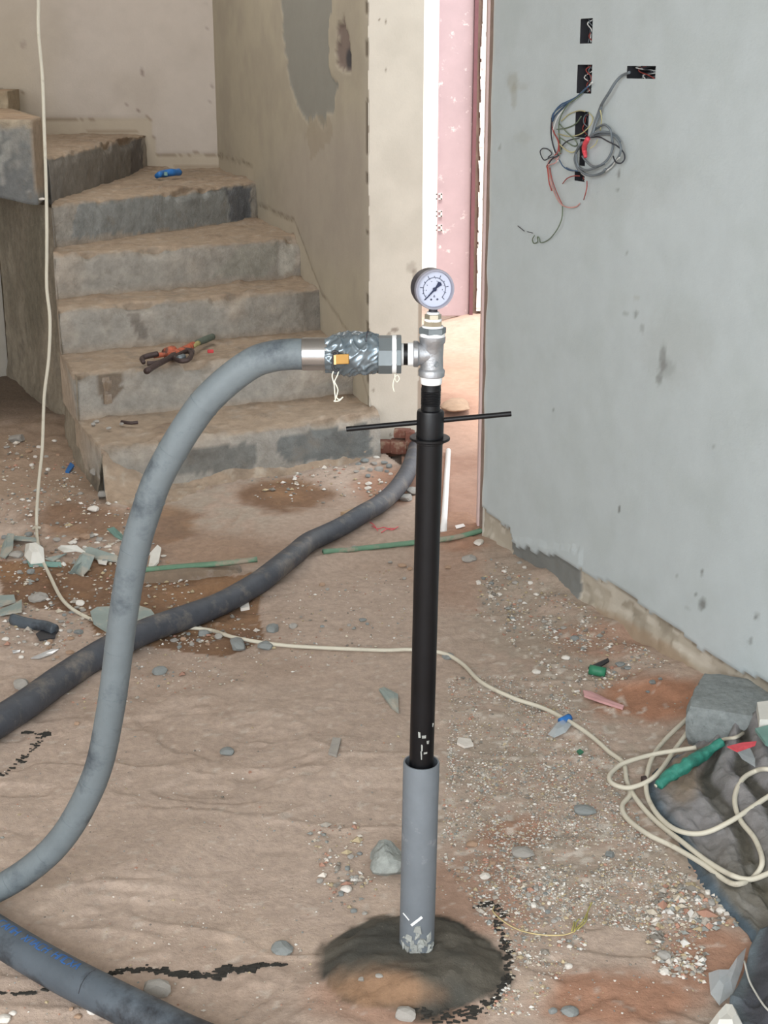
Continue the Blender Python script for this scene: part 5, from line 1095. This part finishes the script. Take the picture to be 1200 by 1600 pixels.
cluster([(272, 1002, 14), (286, 1000, 13), (300, 1008, 12), (262, 992, 12), (295, 992, 11), (310, 1002, 11), (244, 998, 10), (280, 1012, 10), (120, 950, 9), (112, 958, 10), (100, 962, 9), (130, 955, 10), (95, 972, 9), (140, 962, 9), (325, 1008, 11)], ['stoner', 'stone', 'stoneb'], 'small stones on the wet sand around the hose crossing', 'stones around the hose crossing')
cluster([(1095, 1402, 14), (1106, 1396, 12), (1112, 1412, 16), (1122, 1408, 12), (1100, 1418, 12), (1126, 1424, 16), (1136, 1430, 14), (1142, 1442, 20), (1115, 1432, 14), (1105, 1432, 10), (1122, 1444, 12), (1090, 1412, 10), (1132, 1415, 10), (1150, 1446, 10)], ['stone', 'stonew', 'stoner', 'stoneb'], 'stones piled along the near edge of the dirty sack', 'stones along the sack edge')
cluster([(826, 1400, 14), (840, 1405, 13), (852, 1398, 11), (834, 1416, 13), (846, 1420, 12), (820, 1390, 11), (858, 1412, 10), (866, 1405, 10), (838, 1390, 12), (812, 1402, 10), (856, 1426, 10), (826, 1422, 10), (866, 1440, 12), (872, 1436, 9), (850, 1390, 9), (880, 1470, 9), (890, 1480, 10)], ['stonew', 'stone', 'stoneb'], 'pale pebbles in a patch beside the yellow wire', 'pebbles beside the yellow wire')
cluster([(548, 1340, 11), (543, 1358, 11), (556, 1372, 12), (562, 1335, 10), (533, 1398, 12), (500, 1378, 12), (552, 1425, 14), (570, 1428, 10), (540, 1380, 9)], ['stone', 'stoneb'], 'small grey stones left of the porous lump', 'stones left of the lump')
cluster([(785, 1345, 11), (728, 1358, 12), (715, 1375, 10), (716, 1362, 10), (800, 1345, 9), (770, 1350, 10)], ['stone', 'stoner'], 'small chips just right of the grey sleeve', 'chips right of the sleeve')
cluster([(1060, 1515, 10), (1072, 1520, 11), (1082, 1522, 10), (1092, 1520, 10), (1052, 1526, 9), (1022, 1505, 10), (1068, 1528, 9), (1100, 1515, 9)], ['stone', 'stonew'], 'pebbles by the orange hollow at the lower right', 'pebbles by the orange hollow')
cluster([(968, 1040, 16), (980, 1045, 12), (960, 1052, 10), (1020, 1068, 16), (1032, 1062, 10), (1012, 1082, 9)], ['stoneb', 'stone'], 'grey crumbs of mortar around the green pipe offcut', 'mortar crumbs near the green offcut')
cluster([(6, 1596, 26), (20, 1585, 14), (112, 1578, 12), (122, 1590, 14), (170, 1592, 14)], ['stonew', 'stoner'], 'pale pebbles in the bottom left corner', 'pebbles in the bottom left corner')
# bricks at the pier foot
bp1 = G(598, 722); bf = thing('broken_brickwork', (bp1[0], bp1[1], 0), 'broken red brickwork exposed at the foot of the doorway pier', 'bricks')
for (x, y, w_, d_, h_, a_) in ((596, 718, .07, .05, .04, .1), (624, 718, .06, .06, .045, -.1), (640, 708, .035, .05, .075, .05), (628, 700, .06, .04, .03, -.15)):
    q = P(x, y, .0); zc = {700: .075, 708: .05}.get(y, .03); noisy_box('brick', (q[0], PIERL[1]-.015 if y > 705 else PIERL[1]-.005, zc), (w_, d_, h_), a_, M['brick'], bf, .12, int(x), 6, smooth=False)
stone(634, 782, 30, 'stone', 'pale rubble piece right under the black hose near the pier', None, 1); stone(645, 770, 24, 'stone', 'grey rubble between black hose and pipe', None, 1.2)

# ------------------------------------------------------------------ things on the steps
Z2 = RISE*2
def PZ(x, y, o=.0): return P(x, y, Z2+.012+o)
wr = thing('pipe_wrench', tuple(PZ(280, 545)), 'orange pipe wrench with green grip lying on the second step', 'wrench')
tube('handle', [PZ(268, 556, .014), PZ(285, 548, .015), PZ(302, 539, .016)], [.015, .014, .012], M['orange'], wr, 12, 6)
tube('handle_neck', [PZ(300, 541, .016), PZ(310, 536, .016)], .009, M['yellowgrip'], wr, 12, 4, label='yellowed handle part'); tube('grip', [PZ(308, 536, .016), PZ(320, 531, .016), PZ(332, 526, .016)], [.011, .013, .012], M['greengrip'], wr, 12, 5, label='dark green grip')
tube('jaw_nut', [PZ(260, 552, .018), PZ(270, 548, .018)], .019, M['orange'], wr, 16, 3)
tube('hook_jaw', [PZ(246, 553, .02), PZ(232, 556, .018), PZ(222, 560, .014), PZ(224, 566, .012)], [.010, .010, .009, .008], M['rust'], wr, 10, 6); tube('heel_jaw', [PZ(258, 563, .01), PZ(244, 567, .010), PZ(230, 568, .010)], .008, M['rust'], wr, 10, 6)
tube('jaw_shank', [PZ(240, 556, .012), PZ(262, 553, .014)], .009, M['orange'], wr, 10, 4)
w2 = thing('spanner', tuple(PZ(262, 568)), 'dark worn adjustable spanner lying in front of the orange wrench', 'spanner')
tube('handle', [PZ(229, 580, .010), PZ(245, 570, .011), PZ(262, 561, .013), PZ(272, 556, .014)], [.011, .010, .010, .014], M['rust'], w2, 12, 6)
tube('jaw_ring', [PZ(272, 560, .012), PZ(282, 552, .014), PZ(294, 549, .014), PZ(299, 554, .014), PZ(294, 562, .013), PZ(282, 564, .012), PZ(273, 560, .012)], .0085, M['rust'], w2, 10, 6); tube('jaw_screw', [PZ(279, 560, .018), PZ(287, 557, .018)], .010, M['hexdark'], w2, 12, 3)
tube('fixed_jaw', [PZ(272, 550, .018), PZ(286, 546, .019), PZ(300, 547, .018), PZ(301, 552, .016)], .006, M['rust'], w2, 10, 6)
rb_ = P(329, 551, Z2+.012); v, f = box_vf(rb_+np.array([0, 0, .005]), (.022, .012, .012), .2); bevel(mk('red_plastic_scrap', v, f, M['red'], smooth=False, label='tiny red plastic scrap on the second step right of the wrench', cat='debris'), .003)
Z5 = RISE*5
def PB(x, y, o=0): return P(x, y, Z5+.01+o)
bg = thing('blue_tape_roll', tuple(PB(262, 274)), 'crumpled blue packet lying on the fifth step against the wall', 'packet')
tube('packet_body', [PB(248, 273, .015), PB(256, 271, .016), PB(268, 270, .017), PB(280, 269, .016)], [.012, .017, .018, .015], M['bluebag'], bg, 12, 6, lambda R, s, a: R*(1+.15*vn(s*30, a*1.5, 0, 3)))
tube('packet_twist', [PB(250, 272, .012), PB(245, 275, .006)], [.009, .012], M['bluebag'], bg, 8, 4)
v, f = box_vf(PB(260, 271, .018)-np.array([0, .018, 0]), (.014, .002, .016)); mk('packet_label', v, f, M['teal'], bg, smooth=False)
stone(66, 311, 11, 'stonew', 'white chip caught on the edge of the upper turn block', None, 1, Z=.86).location = tuple(PD(66, 311, 5.19))
cluster([(130, 560, 7), (500, 583, 7), (515, 590, 6), (470, 560, 7), (380, 372, 8), (300, 380, 7)], ['stone', 'stonew'], 'tiny mortar crumbs lying on the concrete treads', 'crumbs on the treads', Z=RISE*1.0) if False else None
for (x, y, z, w_) in ((510, 618, RISE, 8), (480, 612, RISE, 7), (530, 612, RISE, 7), (150, 660, RISE, 12), (190, 664, RISE, 10), (170, 670, RISE, 9), (146, 664, RISE, 9)): stone(x, y, w_, 'stone', 'mortar crumbs lying on the lowest tread', 'crumbs on the lowest tread', .9, Z=z+.004)
# stick on the low tread
tube('dark_stick', [P(190, 659, RISE+.012), P(204, 661, RISE+.012), P(215, 660, RISE+.012)], .006, M['rust'], None, 8, 4, label='short dark stick on the lowest tread at the left', cat='stick')
# scrap out in the doorway
q = P(712, 634, .03); v, f = ico(77, 2, .35, .4); mk('cloth_scrap', v*np.array([.05, .11, .05])+q, f, M['stoner'], smooth=True, label='dusty pale cloth scrap on the sand outside the doorway', cat='cloth')

# extra rubble in the left debris and paint flecks on the pipe
xr_ = random.Random(21)
cluster([(xr_.uniform(0, 240), xr_.uniform(835, 900), xr_.uniform(8, 15)) for _ in range(34)], ['stone', 'stonew', 'stoner', 'stoneb'], 'bits of rubble strewn among and behind the broken pipe shards', 'rubble around the shards')
cluster([(xr_.uniform(0, 130), xr_.uniform(985, 1030), xr_.uniform(8, 14)) for _ in range(14)], ['stone', 'stonew', 'stoner'], 'bits of rubble near the crushed black pipe and foil strip', 'rubble near the crushed pipe')
for k, (px_, py_, lx, lz) in enumerate(((655, 1140, .003, .008), (662, 1143, .006, .004), (659, 1160, .002, .010), (668, 1152, .003, .005), (658, 1172, .002, .014), (664, 1168, .005, .003), (676, 1128, .002, .006))):
    q, _s = on(py_); qq = S(px_, py_); dx = qq[0]-q[0]; an = math.asin(max(-.95, min(.95, dx/.0178)))
    v, f = box_vf(q+np.array([math.sin(an)*.01785, -math.cos(an)*.01785, 0]), (lx, .0007, lz), an, .0006, np.random.default_rng(k)); mk('paint_fleck', v, f, M['mortar'], sp_, smooth=False)
qf = np.array([*(NL[1][:2]*.86+NRt[1][:2]*.14), RISE*1.3])
for k in range(7):
    c_ = qf+np.array([-.055+xr_.uniform(-.035, .035), .0, RISE*.33+xr_.uniform(-.05, .04)]); noisy_box('rubble_chunk', tuple(c_), (xr_.uniform(.03, .05), .03, xr_.uniform(.03, .05)), xr_.uniform(0, 3), M['kerb'], stairs, .35, 60+k, 7)
for (x, y, z, w_) in ((170, 712, RISE*.5, 18), (188, 706, RISE*.6, 14), (150, 740, .05, 20), (172, 752, .04, 18), (196, 740, .06, 16), (205, 722, .09, 12), (160, 775, .02, 22), (215, 760, .03, 16)): stone(x, y, w_, 'stone', 'crumbled mortar lumps at the broken left corner of the bottom step', 'lumps at the bottom step corner', .9, Z=z)
